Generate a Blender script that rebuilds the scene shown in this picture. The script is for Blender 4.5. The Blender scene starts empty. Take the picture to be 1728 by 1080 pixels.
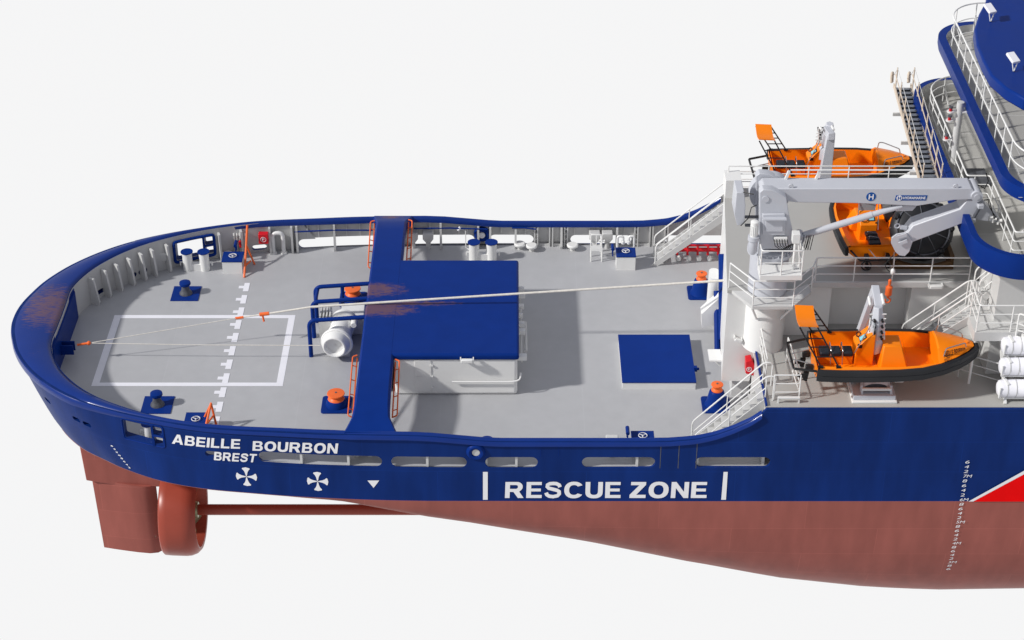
import bpy, bmesh, math, random
from mathutils import Vector, Matrix
random.seed(7)
R=math.radians; PI=math.pi
COL=bpy.context.scene.collection
# ------------------------------------------------------------------ camera constants (real place, metres; waterline z=0, centreline y=0)
CF=3213.;TH=R(32.41);cc,ss=math.cos(TH),math.sin(TH);CAM=(0.,-61.,41.3)
def ray(px,py):
    k=(540-py)/CF; return ((px-864)/CF, cc+k*ss, -ss+k*cc)
def PZ(px,py,z):
    r=ray(px,py); t=(z-CAM[2])/r[2]; return Vector((r[0]*t, CAM[1]+r[1]*t, z))
def PY(px,py,y):
    r=ray(px,py); t=(y-CAM[1])/r[1]; return Vector((r[0]*t, y, CAM[2]+r[2]*t))
ZD,ZA,ZB,ZC,ZE=1.4,3.9,6.2,8.65,11.4       # working deck, boat deck, crane deck, lower bridge deck, bridge deck
# ------------------------------------------------------------------ materials
def mat(name,col,rough=.45,metal=0,var=.06,scale=1.2,bump=0,spec=.5,streak=0,coat=0):
    m=bpy.data.materials.new(name); m.use_nodes=True; nt=m.node_tree; b=nt.nodes['Principled BSDF']
    b.inputs['Roughness'].default_value=rough; b.inputs['Metallic'].default_value=metal
    b.inputs['Specular IOR Level'].default_value=spec; b.inputs['Coat Weight'].default_value=coat;b.inputs['Coat Roughness'].default_value=.14
    tc=nt.nodes.new('ShaderNodeTexCoord'); n=nt.nodes.new('ShaderNodeTexNoise'); n.inputs['Scale'].default_value=scale; n.inputs['Detail'].default_value=6
    if streak:
        mp=nt.nodes.new('ShaderNodeMapping'); mp.inputs['Scale'].default_value=(1,1,streak); nt.links.new(tc.outputs['Object'],mp.inputs[0]); nt.links.new(mp.outputs[0],n.inputs[0])
    else: nt.links.new(tc.outputs['Object'],n.inputs[0])
    r=nt.nodes.new('ShaderNodeValToRGB'); r.color_ramp.elements[0].position=.3; r.color_ramp.elements[1].position=.7
    r.color_ramp.elements[0].color=tuple(c*(1-var) for c in col)+(1,); r.color_ramp.elements[1].color=tuple(min(1,c*(1+var)) for c in col)+(1,)
    nt.links.new(n.outputs[0],r.inputs[0]); nt.links.new(r.outputs[0],b.inputs['Base Color'])
    mr=nt.nodes.new('ShaderNodeMapRange'); mr.inputs[3].default_value=rough*.85; mr.inputs[4].default_value=min(1,rough*1.2)
    nt.links.new(n.outputs[0],mr.inputs[0]); nt.links.new(mr.outputs[0],b.inputs['Roughness'])
    if bump:
        n2=nt.nodes.new('ShaderNodeTexNoise'); n2.inputs['Scale'].default_value=.9; n2.inputs['Detail'].default_value=2; nt.links.new(tc.outputs['Object'],n2.inputs[0])
        bp=nt.nodes.new('ShaderNodeBump'); bp.inputs['Strength'].default_value=bump; bp.inputs['Distance'].default_value=.05
        nt.links.new(n2.outputs[0],bp.inputs['Height']); nt.links.new(bp.outputs[0],b.inputs['Normal'])
    return m
def worn(m,zones,rust=(.19,.095,.065),stretch=(1,4,4)):
    """rust scraped through the paint in boxes x0,x1,y0,y1 (object space)"""
    nt=m.node_tree; L=nt.links; b=nt.nodes['Principled BSDF']; base=b.inputs['Base Color'].links[0].from_socket
    tc=nt.nodes.new('ShaderNodeTexCoord'); sp=nt.nodes.new('ShaderNodeSeparateXYZ'); L.new(tc.outputs['Object'],sp.inputs[0])
    def M(op,a,b2=None,clamp=False):
        n=nt.nodes.new('ShaderNodeMath'); n.operation=op; n.use_clamp=clamp
        for i,v in enumerate((a,b2)):
            if v is None: continue
            if hasattr(v,'links'): L.new(v,n.inputs[i])
            else: n.inputs[i].default_value=v
        return n.outputs[0]
    tot=None
    for (cx,cy,rx,ry,st) in zones:
        dx=M('DIVIDE',M('SUBTRACT',sp.outputs[0],cx),rx); dy=M('DIVIDE',M('SUBTRACT',sp.outputs[1],cy),ry)
        d=M('ADD',M('MULTIPLY',dx,dx),M('MULTIPLY',dy,dy)); v=M('MULTIPLY',M('SUBTRACT',1.0,d,True),st)
        tot=v if tot is None else M('MAXIMUM',tot,v)
    mp=nt.nodes.new('ShaderNodeMapping'); mp.inputs['Scale'].default_value=stretch; L.new(tc.outputs['Object'],mp.inputs[0])
    n=nt.nodes.new('ShaderNodeTexNoise'); n.inputs['Scale'].default_value=2.2; n.inputs['Detail'].default_value=10; n.inputs['Roughness'].default_value=.72; L.new(mp.outputs[0],n.inputs[0])
    n.inputs['Scale'].default_value=3.4
    s=M('ADD',n.outputs[0],M('MULTIPLY',tot,.34)); k=M('MULTIPLY',M('SUBTRACT',s,.70),5.0,True); k=M('MULTIPLY',k,M('GREATER_THAN',tot,0.02))
    k=M('MULTIPLY',k,.66)
    mx=nt.nodes.new('ShaderNodeMix'); mx.data_type='RGBA'; L.new(k,mx.inputs[0]); L.new(base,mx.inputs[6]); mx.inputs[7].default_value=rust+(1,)
    L.new(mx.outputs[2],b.inputs['Base Color'])
def plating(m,amt,sc=(1,1)):
    nt=m.node_tree;L=nt.links;b=nt.nodes['Principled BSDF'];base=b.inputs['Base Color'].links[0].from_socket
    tc=nt.nodes.new('ShaderNodeTexCoord');sp=nt.nodes.new('ShaderNodeSeparateXYZ');cb=nt.nodes.new('ShaderNodeCombineXYZ');br=nt.nodes.new('ShaderNodeTexBrick')
    L.new(tc.outputs['Object'],sp.inputs[0]);L.new(sp.outputs[0],cb.inputs[0]);L.new(sp.outputs[2],cb.inputs[1]);L.new(cb.outputs[0],br.inputs[0])
    br.inputs['Scale'].default_value=1;br.inputs['Brick Width'].default_value=5.2*sc[0];br.inputs['Row Height'].default_value=1.25*sc[1];br.inputs['Mortar Size'].default_value=.012;br.inputs['Mortar Smooth'].default_value=.6
    br.inputs['Color1'].default_value=(1,1,1,1);br.inputs['Color2'].default_value=(1-amt*.5,)*3+(1,);br.inputs['Mortar'].default_value=(1+amt*2.2,)*3+(1,)
    mx=nt.nodes.new('ShaderNodeMix');mx.data_type='RGBA';mx.blend_type='MULTIPLY';mx.inputs[0].default_value=1;mx.clamp_result=False
    L.new(base,mx.inputs[6]);L.new(br.outputs[0],mx.inputs[7])
    w=nt.nodes.new('ShaderNodeTexNoise');mp=nt.nodes.new('ShaderNodeMapping');mp.inputs['Scale'].default_value=(2.2,2.2,.45);L.new(tc.outputs['Object'],mp.inputs[0]);L.new(mp.outputs[0],w.inputs[0]);w.inputs['Scale'].default_value=1;w.inputs['Detail'].default_value=7
    r=nt.nodes.new('ShaderNodeMapRange');r.inputs[1].default_value=.3;r.inputs[2].default_value=.75;r.inputs[3].default_value=1-amt;r.inputs[4].default_value=1+amt;L.new(w.outputs[0],r.inputs[0])
    m2=nt.nodes.new('ShaderNodeMix');m2.data_type='RGBA';m2.blend_type='MULTIPLY';m2.inputs[0].default_value=1;L.new(mx.outputs[2],m2.inputs[6]);L.new(r.outputs[0],m2.inputs[7]);L.new(m2.outputs[2],b.inputs['Base Color'])
BLUE=(.0042,.0285,.198)
M={}
M['blue']=mat('blue_paint',BLUE,.36,var=.05,spec=.06)
M['rim']=mat('blue_rim_paint',BLUE,.3,var=.06,spec=.16,coat=.3); worn(M['rim'],[(-17.7,.6,1.35,2.3,1.15),(-17.2,.2,.7,2.2,1.2),(-17.6,-2.7,.5,.6,.45)],stretch=(1,5,5))
M['gantry']=mat('blue_gantry_paint',BLUE,.34,var=.05,spec=.05); worn(M['gantry'],[(-3.3,1.15,1.9,.75,1.25),(-3.1,-.25,2.1,.75,1.35),(-1.6,.15,2.4,.3,1.1),(-3,7.4,.8,.35,1.1)],stretch=(1,3,3))
M['hull']=mat('blue_hull_paint',(.0045,.0265,.158),.4,var=.14,scale=.8,bump=.05,streak=.35,spec=.09)
M['redhull']=mat('red_antifouling',(.37,.115,.092),.45,var=.10,scale=.7,bump=.05,streak=.4,spec=.15)
M['reddark']=mat('red_underwater_paint',(.33,.062,.038),.33,var=.05,spec=.35)
M['deck']=mat('grey_deck_paint',(.428,.432,.445),.33,var=.025,scale=.5,bump=.02,spec=.4)
M['deck2']=mat('grey_upper_deck_paint',(.43,.425,.405),.5,var=.03,scale=.7)
M['grey']=mat('light_grey_paint',(.60,.60,.59),.42,var=.03)
M['bulwark']=mat('bulwark_shaded_grey',(.50,.50,.495),.5,var=.03)  # light grey darkened so the colour carries the inner wall's shade
M['white']=mat('white_paint',(.80,.80,.785),.38,var=.02)
M['mark']=mat('white_marking',(.82,.82,.87),.5,var=.03)
M['letter']=mat('white_lettering',(.9,.9,.91),.5,var=.03)
M['crane']=mat('crane_grey_paint',(.54,.555,.60),.36,var=.02)
M['orange']=mat('orange_paint',(.88,.16,.035),.42,var=.04,spec=.3)
M['boat']=mat('orange_boat_gelcoat',(.95,.235,.004),.3,var=.03,spec=.25)
M['black']=mat('black_rubber',(.018,.019,.022),.45,var=.15,spec=.35)
M['blackm']=mat('black_metal',(.012,.012,.013),.4,spec=.3)
M['seat']=mat('black_vinyl',(.016,.02,.028),.45,spec=.3)
M['red']=mat('red_paint',(.66,.012,.022),.35,spec=.3)
M['stripe']=mat('red_stripe_paint',(.9,.003,.004),.45,spec=.05)
M['steel']=mat('bare_steel',(.5,.5,.5),.3,metal=.9)
M['rope']=mat('white_rope',(.70,.67,.61),.7,var=.1,scale=8)
M['beige']=mat('beige_paint',(.64,.54,.43),.5)
M['tread']=mat('grey_tread',(.22,.24,.27),.5)
M['dgrey']=mat('dark_grey_metal',(.09,.095,.11),.42,var=.25,scale=6)
M['brass']=mat('bronze',(.30,.30,.18),.35,metal=.6)
M['screen']=mat('screen_glass',(.25,.6,.7),.2)
M['glass']=mat('tinted_screen',(.35,.38,.4),.1)
M['logo']=mat('logo_blue',(.005,.08,.32),.4,spec=.2)
M['lamp']=mat('lamp_glass_red',(.5,.01,.02),.2)
M['wood']=mat('brown_cradle',(.12,.06,.02),.6,var=.2,scale=4)
plating(M['hull'],.12);plating(M['redhull'],.09);plating(M['deck'],.03,(1,1.6));plating(M['gantry'],.03)
# ------------------------------------------------------------------ mesh builder
class MB:
    def __init__(s): s.v=[];s.f=[];s.mi=[];s.m=0;s.parts=[]
    def add(s,vs,fs):
        o=len(s.v); s.v+= [tuple(p) for p in vs]; s.f+=[tuple(i+o for i in f) for f in fs]; s.mi+=[s.m]*len(fs); return s
    def box(s,x0,x1,y0,y1,z0,z1):
        return s.add([(x0,y0,z0),(x1,y0,z0),(x1,y1,z0),(x0,y1,z0),(x0,y0,z1),(x1,y0,z1),(x1,y1,z1),(x0,y1,z1)],
              [(3,2,1,0),(4,5,6,7),(0,1,5,4),(1,2,6,5),(2,3,7,6),(3,0,4,7)])
    def bar(s,p,q,w,h=None,up=(0,0,1)):
        p=Vector(p);q=Vector(q);h=h or w;d=(q-p).normalized();u=Vector(up)
        if abs(d.dot(u))>.97:u=Vector((1,0,0))
        a=d.cross(u).normalized();b=a.cross(d)
        c=[]
        for e in (p,q):
            for i,j in ((-1,-1),(1,-1),(1,1),(-1,1)): c.append(e+a*i*w/2+b*j*h/2)
        return s.add(c,[(3,2,1,0),(4,5,6,7),(0,1,5,4),(1,2,6,5),(2,3,7,6),(3,0,4,7)])
    def cyl(s,p,q,r,r2=None,n=12,cap=True):
        p=Vector(p);q=Vector(q);r2=r if r2 is None else r2;d=(q-p).normalized();u=Vector((0,0,1)) if abs(d.z)<.9 else Vector((1,0,0))
        a=d.cross(u).normalized();b=d.cross(a)
        vs=[p+(a*math.cos(2*PI*i/n)+b*math.sin(2*PI*i/n))*r for i in range(n)]+[q+(a*math.cos(2*PI*i/n)+b*math.sin(2*PI*i/n))*r2 for i in range(n)]
        fs=[(i,(i+1)%n,n+(i+1)%n,n+i) for i in range(n)]
        if cap: fs+=[tuple(range(n))[::-1],tuple(range(n,2*n))]
        return s.add(vs,fs)
    def tube(s,pts,r,n=8,closed=False,fillet=0,k=4):
        pts=[Vector(p) for p in pts]
        if fillet:
            out=[]
            N=len(pts)
            for i,p in enumerate(pts):
                if (i in (0,N-1)) and not closed: out.append(p);continue
                a=pts[i-1]-p;b=pts[(i+1)%N]-p;f=min(fillet,a.length*.45,b.length*.45)
                A=p+a.normalized()*f;B=p+b.normalized()*f
                for j in range(k+1):
                    t=j/k; out.append(A*(1-t)**2+p*2*t*(1-t)+B*t*t)
            pts=out
        N=len(pts);vs=[];prev=None
        for i,p in enumerate(pts):
            if closed: d=(pts[(i+1)%N]-pts[i-1])
            else: d=pts[min(i+1,N-1)]-pts[max(i-1,0)]
            d.normalize()
            if prev is None: u=Vector((0,0,1)) if abs(d.z)<.9 else Vector((1,0,0)); a=d.cross(u).normalized()
            else: a=(prev-d*prev.dot(d)).normalized()
            prev=a;b=d.cross(a)
            vs+=[p+(a*math.cos(2*PI*j/n)+b*math.sin(2*PI*j/n))*r for j in range(n)]
        fs=[]
        for i in range(N if closed else N-1):
            A=i*n;B=((i+1)%N)*n
            fs+=[(A+j,A+(j+1)%n,B+(j+1)%n,B+j) for j in range(n)]
        if not closed: fs+=[tuple(range(n))[::-1],tuple(range((N-1)*n,N*n))]
        return s.add(vs,fs)
    def lathe(s,prof,o=(0,0,0),axis=(0,0,1),n=24,cap=True):
        o=Vector(o);d=Vector(axis).normalized();u=Vector((0,0,1)) if abs(d.z)<.9 else Vector((1,0,0));a=d.cross(u).normalized();b=d.cross(a)
        vs=[]
        for (r,h) in prof: vs+=[o+d*h+(a*math.cos(2*PI*i/n)+b*math.sin(2*PI*i/n))*max(r,1e-4) for i in range(n)]
        fs=[]
        for k in range(len(prof)-1):
            fs+=[(k*n+i,k*n+(i+1)%n,(k+1)*n+(i+1)%n,(k+1)*n+i) for i in range(n)]
        if cap: fs+=[tuple(range(n))[::-1],tuple(range((len(prof)-1)*n,len(prof)*n))]
        return s.add(vs,fs)
    def ext(s,poly,vec):
        n=len(poly);vec=Vector(vec);vs=[Vector(p) for p in poly];vs=vs+[p+vec for p in vs]
        return s.add(vs,[tuple(range(n))[::-1],tuple(range(n,2*n))]+[(i,(i+1)%n,n+(i+1)%n,n+i) for i in range(n)])
    def prism(s,poly,z0,z1): return s.ext([(p[0],p[1],z0) for p in poly],(0,0,z1-z0))
    def sph(s,c,r,n=12,sx=1,sy=1,sz=1):
        c=Vector(c);prof=[]
        vs=[];m=n//2
        for k in range(m+1):
            t=PI*k/m
            vs+=[c+Vector((sx*r*math.sin(t)*math.cos(2*PI*i/n),sy*r*math.sin(t)*math.sin(2*PI*i/n),sz*r*math.cos(t))) for i in range(n)]
        return s.add(vs,[(k*n+i,k*n+(i+1)%n,(k+1)*n+(i+1)%n,(k+1)*n+i) for k in range(m) for i in range(n)])
    def build(s,name,m,parent=None,bevel=0,ang=35,recalc=True,seg=2):
        for nm_,mb_ in s.parts: mb_.build(nm_,m,parent)
        if not s.v: return None
        org= (Vector(ORG.get(parent.name,(0,0,0))) if parent else Vector((0,0,0)))
        me=bpy.data.meshes.new(name); me.from_pydata([tuple(Vector(p)-org) for p in s.v],[],s.f)
        mats=m if isinstance(m,(list,tuple)) else [m]
        for x in mats: me.materials.append(x)
        for p,i in zip(me.polygons,s.mi): p.material_index=i
        bm=bmesh.new();bm.from_mesh(me);bmesh.ops.remove_doubles(bm,verts=bm.verts,dist=1e-5)
        if recalc: bmesh.ops.recalc_face_normals(bm,faces=bm.faces)
        bm.to_mesh(me);bm.free()
        for p in me.polygons:p.use_smooth=True
        me.set_sharp_from_angle(angle=R(ang))
        o=bpy.data.objects.new(name,me);COL.objects.link(o)
        if parent: o.parent=parent; ORG[o.name]=tuple(org)
        if bevel:
            b=o.modifiers.new('bevel','BEVEL');b.width=bevel;b.segments=seg;b.limit_method='ANGLE';b.angle_limit=R(40)
        return o
ORG={}
def thing(name,label,cat,loc=(0,0,0),group=None):
    o=bpy.data.objects.new(name,None);COL.objects.link(o);o.location=loc;o.empty_display_size=.2
    o['label']=label;o['category']=cat
    if group:o['group']=group
    ORG[o.name]=tuple(loc);return o
def tag(o,label,cat,group=None):
    o['label']=label;o['category']=cat
    if group:o['group']=group
    return o
def copy(o,loc,label,rz=None,mirror=False,parent=None):
    kids=list(o.children)
    c=o.copy();COL.objects.link(c)
    if parent is None:
        c.location=loc
        if rz is not None:c.rotation_euler=(0,0,rz)
        if mirror:c.scale=(1,-1,1)
        c['label']=label
    else:c.parent=parent
    for k in kids: copy(k,None,None,parent=c)
    return c
def textmesh(s,bold=.0,shear=0):
    cu=bpy.data.curves.new('t','FONT');cu.body=s;cu.offset=bold;cu.shear=shear;cu.resolution_u=4
    o=bpy.data.objects.new('t',cu);COL.objects.link(o);dg=bpy.context.evaluated_depsgraph_get();dg.update()
    me=bpy.data.meshes.new_from_object(o.evaluated_get(dg));vs=[v.co.copy() for v in me.vertices];fs=[tuple(p.vertices) for p in me.polygons]
    bpy.data.objects.remove(o);bpy.data.meshes.remove(me);bpy.data.curves.remove(cu)
    x0=min(v.x for v in vs);x1=max(v.x for v in vs);y0=min(v.y for v in vs);y1=max(v.y for v in vs)
    return [((v.x-x0)/(x1-x0),(v.y-y0)/(y1-y0)) for v in vs],fs,(x1-x0)/(y1-y0)
def text_on(b,s,P,bold=.02,shear=0):
    """P(u,v)->3D point, u,v in 0..1"""
    uv,fs,_=textmesh(s,bold,shear);b.add([P(u,v) for u,v in uv],fs)
def lerp(a,b,t):return a+(b-a)*t
def arc(cx,cy,rx,ry,a0,a1,n=8,p=1.0):
    o=[]
    for k in range(n+1):
        a=R(a0+(a1-a0)*k/n);c_,s_=math.cos(a),math.sin(a);o.append((cx+rx*math.copysign(abs(c_)**p,c_),cy+ry*math.copysign(abs(s_)**p,s_)))
    return o
def band(pts,w):
    L=[];Rr=[];n=len(pts)
    for i in range(n):
        a=Vector(pts[max(0,i-1)]);b_=Vector(pts[min(n-1,i+1)]);d=(b_-a).normalized();q=Vector((-d.y,d.x))*w/2;p=Vector(pts[i]);L.append(tuple(p+q));Rr.append(tuple(p-q))
    return L+Rr[::-1]
GL={'A':(1.08,[[(0,0),(.27,0),(.35,.2),(.73,.2),(.81,0),(1.08,0),(.69,1),(.39,1)],[(.42,.38),(.66,.38),(.54,.74)]]),
'B':(.96,[[(0,0)]+arc(.66,.285,.30,.285,-90,70)+arc(.62,.755,.28,.245,-60,90)+[(0,1)],[(.26,.18),(.26,.41),(.62,.41),(.7,.36),(.7,.23),(.62,.18)],[(.26,.59),(.26,.82),(.57,.82),(.64,.77),(.64,.64),(.57,.59)]]),
'E':(.86,[[(0,0),(.86,0),(.86,.19),(.26,.19),(.26,.41),(.8,.41),(.8,.59),(.26,.59),(.26,.81),(.84,.81),(.84,1),(0,1)]]),
'I':(.26,[[(0,0),(.26,0),(.26,1),(0,1)]]),'L':(.8,[[(0,0),(.8,0),(.8,.19),(.26,.19),(.26,1),(0,1)]]),
'T':(.88,[[(.31,0),(.57,0),(.57,.81),(.88,.81),(.88,1),(0,1),(0,.81),(.31,.81)]]),
'Z':(.88,[[(0,0),(.88,0),(.88,.2),(.36,.2),(.86,.82),(.86,1),(.04,1),(.04,.8),(.5,.8),(0,.2)]]),
'N':(.96,[[(0,0),(.25,0),(.25,.62),(.7,0),(.96,0),(.96,1),(.71,1),(.71,.38),(.26,1),(0,1)]]),
'O':(1.1,[arc(.55,.5,.55,.52,0,345,23,.88),arc(.55,.5,.27,.31,0,345,23,.88)[::-1]]),
'U':(.96,[[(0,1)]+arc(.48,.36,.48,.38,180,360,14,.85)+[(.96,1),(.7,1)]+arc(.48,.4,.22,.21,360,180,12,.85)+[(.26,1)]]),
'C':(1.04,[arc(.54,.5,.54,.52,32,328,24,.9)+arc(.54,.5,.27,.31,318,42,20,.9)]),
'R':(1.04,[[(0,0),(.26,0),(.26,.38),(.46,.38),(.72,0),(1.04,0),(.78,.4)]+arc(.66,.70,.31,.30,-50,90)+[(0,1)],[(.26,.57),(.26,.81),(.62,.81),(.7,.76),(.7,.63),(.62,.57)]]),
'S':(.96,[band([(.86,.68),(.80,.82),(.65,.895),(.48,.91),(.28,.89),(.165,.82),(.155,.70),(.24,.61),(.48,.545),(.70,.48),(.82,.40),(.83,.26),(.74,.14),(.50,.085),(.28,.11),(.15,.20),(.10,.33)],.215)]),
' ':(.5,[])}
from mathutils.geometry import tessellate_polygon
def block_on(b,s,P,gap=.14,sub=True):
    tot=sum(GL[c][0]+gap for c in s)-gap;x=0
    for ch in s:
        w,loops=GL[ch]
        if loops:
            fl=[p for l in loops for p in l];tri=tessellate_polygon([[Vector((p[0],p[1],0)) for p in l] for l in loops])
            b.add([P((x+p[0])/tot,p[1]) for p in fl],tri)
        x+=w+gap
def railing(b,pts,h=1.05,n=3,sp=1.2,r=.022,rp=.024,top=None,z=None,fillet=.12):
    pts=[Vector(p) for p in pts]
    for i in range(n):
        hh=h*(i+1)/n; q=MB();q.tube([p+Vector((0,0,hh)) for p in pts],(top or r*1.15) if i==n-1 else r*.85,6,fillet=fillet,k=3);b.parts.append(('top_rail' if i==n-1 else 'rail',q))
    for i in range(len(pts)-1):
        a,c=pts[i],pts[i+1];L=(c-a).length;k=max(1,round(L/sp))
        for j in range(k+(1 if i==len(pts)-2 else 0)):
            p=a.lerp(c,j/k);q=MB();q.cyl(p,p+Vector((0,0,h)),rp,n=6);b.parts.append(('post',q))
def stairs(name,label,p0,p1,w,n,inner=True):
    """p0 bottom centre, p1 top centre (x direction climb), w width in y"""
    p0=Vector(p0);p1=Vector(p1);t=thing(name,label,'stairs',p0)
    b=MB()
    for s in (-1,1):
        o=Vector((0,s*w/2,0));
        b.ext([p0+o+Vector((-.2,0,0)),p0+o+Vector((.12,0,0)),p1+o+Vector((.15,0,-.25)),p1+o+Vector((.0,0,.03)),],(0,.04*s,0))
        b.build('stringer',M['grey'],t);b=MB()
    for i in range(n):
        q=p0.lerp(p1,(i+1)/(n+.5));b=MB();b.box(q.x-.14,q.x+.14,q.y-w/2+.003,q.y+w/2-.003,q.z-.025,q.z+.015);b.build('tread',M['grey'],t)
    for s in (-1,1):
        b=MB();o=Vector((0,s*(w/2+.02),0));H=Vector((0,0,.95));a=p0+o;c=p1+o
        b.tube([a,a+H,c+H,c+H+Vector((.3,0,0)),c+Vector((.3,0,0))],.028,6,fillet=.15)
        b.tube([a+H*.5,c+H*.5],.02,6); m=a.lerp(c,.5);b.cyl(m,m+H,.022,n=6);b.cyl(c,c+H,.022,n=6)
        b.build('handrail',M['white'],t)
    return t
# ------------------------------------------------------------------ hull form
RIMO=[(-18.85,0),(-18.8,.7),(-18.6,1.5),(-18.18,2.6),(-17.41,3.8),(-16.33,4.9),(-15.02,5.78),(-13.02,6.62),(-10.68,7.25),(-8,7.52),(-5.6,7.68),(-1,7.75),(6,7.75),(30,7.75)]
RIMI=[(-17.05,0),(-17.06,.9),(-17.05,1.95),(-16.75,2.95),(-16.25,3.9),(-15.45,4.85),(-14.4,5.65),(-12.75,6.48),(-10.5,7.08),(-7.9,7.33),(-5.6,7.45),(-1,7.5),(6,7.5),(30,7.5)]
WL0=[(-17.7,0),(-17.6,1),(-17.3,2.1),(-16.7,3.5),(-15.77,4.65),(-14.84,5.35),(-13.92,5.97),(-12.53,6.66),(-11.0,7.1),(-9.3,7.36),(-7.0,7.62),(-3,7.83),(6,7.85),(30,7.85)]
DKI=[(-17.05,0),(-17.05,1),(-17.05,2.0),(-16.57,3.25),(-15.8,4.25),(-14.57,5.4),(-13.0,6.3),(-10.8,7.05),(-9,7.33),(-7,7.48),(-5,7.56),(-1,7.6),(6,7.62),(30,7.62)]
def cr(P,t):
    i=min(int(t),len(P)-2);f=t-i
    p=[P[max(i-1,0)] if i>0 else (P[1][0],-P[1][1]),P[i],P[i+1],P[min(i+2,len(P)-1)]]
    if i>=len(P)-3: return (lerp(p[1][0],p[2][0],f),lerp(p[1][1],p[2][1],f))
    return tuple(.5*((2*p[1][k])+(-p[0][k]+p[2][k])*f+(2*p[0][k]-5*p[1][k]+4*p[2][k]-p[3][k])*f*f+(-p[0][k]+3*p[1][k]-3*p[2][k]+p[3][k])*f**3) for k in (0,1))
NP=len(RIMO)
TS=[]
for i in range(NP-1):
    k=5 if i<9 else (6 if i<11 else 12)
    if i==NP-2: TS+=[i+.15*j/24 for j in range(20)]+[i+(3+j)/24 for j in range(21)]
    else: TS+=[i+j/k for j in range(k)]
TS.append(NP-1)
def smooth(a,b,x):
    t=min(1,max(0,(x-a)/(b-a)));return t*t*(3-2*t)
def zrail(x):
    z=2.83-.25*smooth(-3.6,-.2,x)
    if x>4.6:
        xs=[4.6,5.6,6.4,7.0,7.6,8.2,8.7];zs=[2.58,2.60,2.70,2.86,3.12,3.46,3.88]
        if x>=8.7:return 3.88
        for i in range(6):
            if x<=xs[i+1]:return lerp(zs[i],zs[i+1],(x-xs[i])/(xs[i+1]-xs[i]))
    return z
def tofx(P,x):
    lo,hi=0,NP-1
    for _ in range(40):
        m=(lo+hi)/2
        if cr(P,m)[0]<x:lo=m
        else:hi=m
    return lo
def prof(t,z):
    a=cr(WL0,t);b=cr(RIMO,t);f=max(0,z)/2.7
    if f>1:f=1
    g=f**.8; return (lerp(a[0],b[0],g),lerp(a[1],b[1],g))
DX=[-30,-8,-6.14,-3.62,-.09,3.03,6.42,9.84,13.27,15.78,19.5,30];DD=[.2,.22,.5,1.72,2.9,3.88,5.07,6.08,6.66,6.84,6.75,6.6]
def depth(x):
    for i in range(len(DX)-1):
        if x<=DX[i+1]:return lerp(DD[i],DD[i+1],(x-DX[i])/(DX[i+1]-DX[i]))
    return DD[-1]
def Whull(x,z):
    if z<0:
        w=cr(WL0,tofx(WL0,x))[1];d=depth(x);return w*max(0,1-(abs(z)/d)**3)**(1/3) if -z<d else 0
    lo,hi=0,NP-1
    for _ in range(40):
        m=(lo+hi)/2
        if prof(m,z)[0]<x:lo=m
        else:hi=m
    return prof(lo,z)[1]
def HS(px,py):
    y=-7.5
    for _ in range(25):
        p=PY(px,py,y);y=.5*y-.5*Whull(p.x,p.z)
    return p
def hp(x,z,o=.012): return (x,-Whull(x,z)-o,z)
ship=thing('rescue_tug','blue and red ocean rescue tug with long grey working deck and raised boat decks','ship',(0,0,0))
# underwater body
b=MB();rows=12;g=[]
for sd in (-1,1):
    base=len(b.v)
    for t in TS:
        x,w=cr(WL0,t);d=depth(x)
        for j in range(rows+1):
            a=PI/2*j/rows; b.v.append((x,sd*w*max(0,math.cos(a))**(2/3),-d*max(0,math.sin(a))**(2/3)))
    for i in range(len(TS)-1):
        for j in range(rows):
            A=base+i*(rows+1)+j;b.f.append((A,A+1,A+rows+2,A+rows+1));b.mi.append(0)
b.build('underwater_hull',M['redhull'],ship,ang=60)
# topside from waterline to slots, then bulwark shell
ZS=[0,.35,.7,1.05,1.385]
b=MB()
for sd in (-1,1):
    base=len(b.v);n=len(ZS)
    for t in TS:
        for z in ZS:
            x,w=prof(t,z);b.v.append((x,sd*w,z))
    for i in range(len(TS)-1):
        for j in range(n-1):
            A=base+i*n+j;b.f.append((A,A+1,A+n+1,A+n));b.mi.append(0)
b.build('topside',M['hull'],ship,ang=60)
# bulwark (closed shell) with freeing ports cut through
b=MB();secs=[]
T2=TS
def inner(t,z,zt):
    a=cr(DKI,t);c=cr(RIMI,t);f=(z-1.38)/(zt-1.38);return (lerp(a[0],c[0],f*.8)-.0,lerp(a[1],c[1],f*.8)+.05*0)
path=[(t,1) for t in reversed(T2)]+[(t,-1) for t in T2[1:]]
K=7
for t,sd in path:
    x0=cr(RIMO,t)[0];zt=zrail(x0) if x0<8.7 else 3.88
    if x0<8.7: zt-=.06
    zs=[1.385,1.7,2.0,2.3];zs=[lerp(1.385,zt,k/3) for k in range(4)]
    for z in zs:
        x,w=prof(t,z);b.v.append((x,sd*w,z))
    for z in reversed(zs):
        o=prof(t,z);i_=inner(t,z,zt)
        # inner face: keep thin at the sides
        d=(Vector(o)-Vector(i_));
        q=Vector(o)-Vector(d)*min(1,.11/max(d.length,1e-3)) if x0>-9 else Vector(i_)
        b.v.append((q.x,sd*q.y,z))
n=8
for i in range(len(path)-1):
    for j in range(n):
        A=i*n+j;B=i*n+(j+1)%n;b.f.append((A,B,B+n,A+n));b.mi.append(0 if j<3 else (1 if 4<=j<7 else 0))
b.f.append(tuple(range(n))[::-1]);b.f.append(tuple(range((len(path)-1)*n,len(path)*n)));b.mi+=[0,0]
bul=b.build('bulwark',[M['hull'],M['bulwark']],ship,ang=50)
c=MB()
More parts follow.
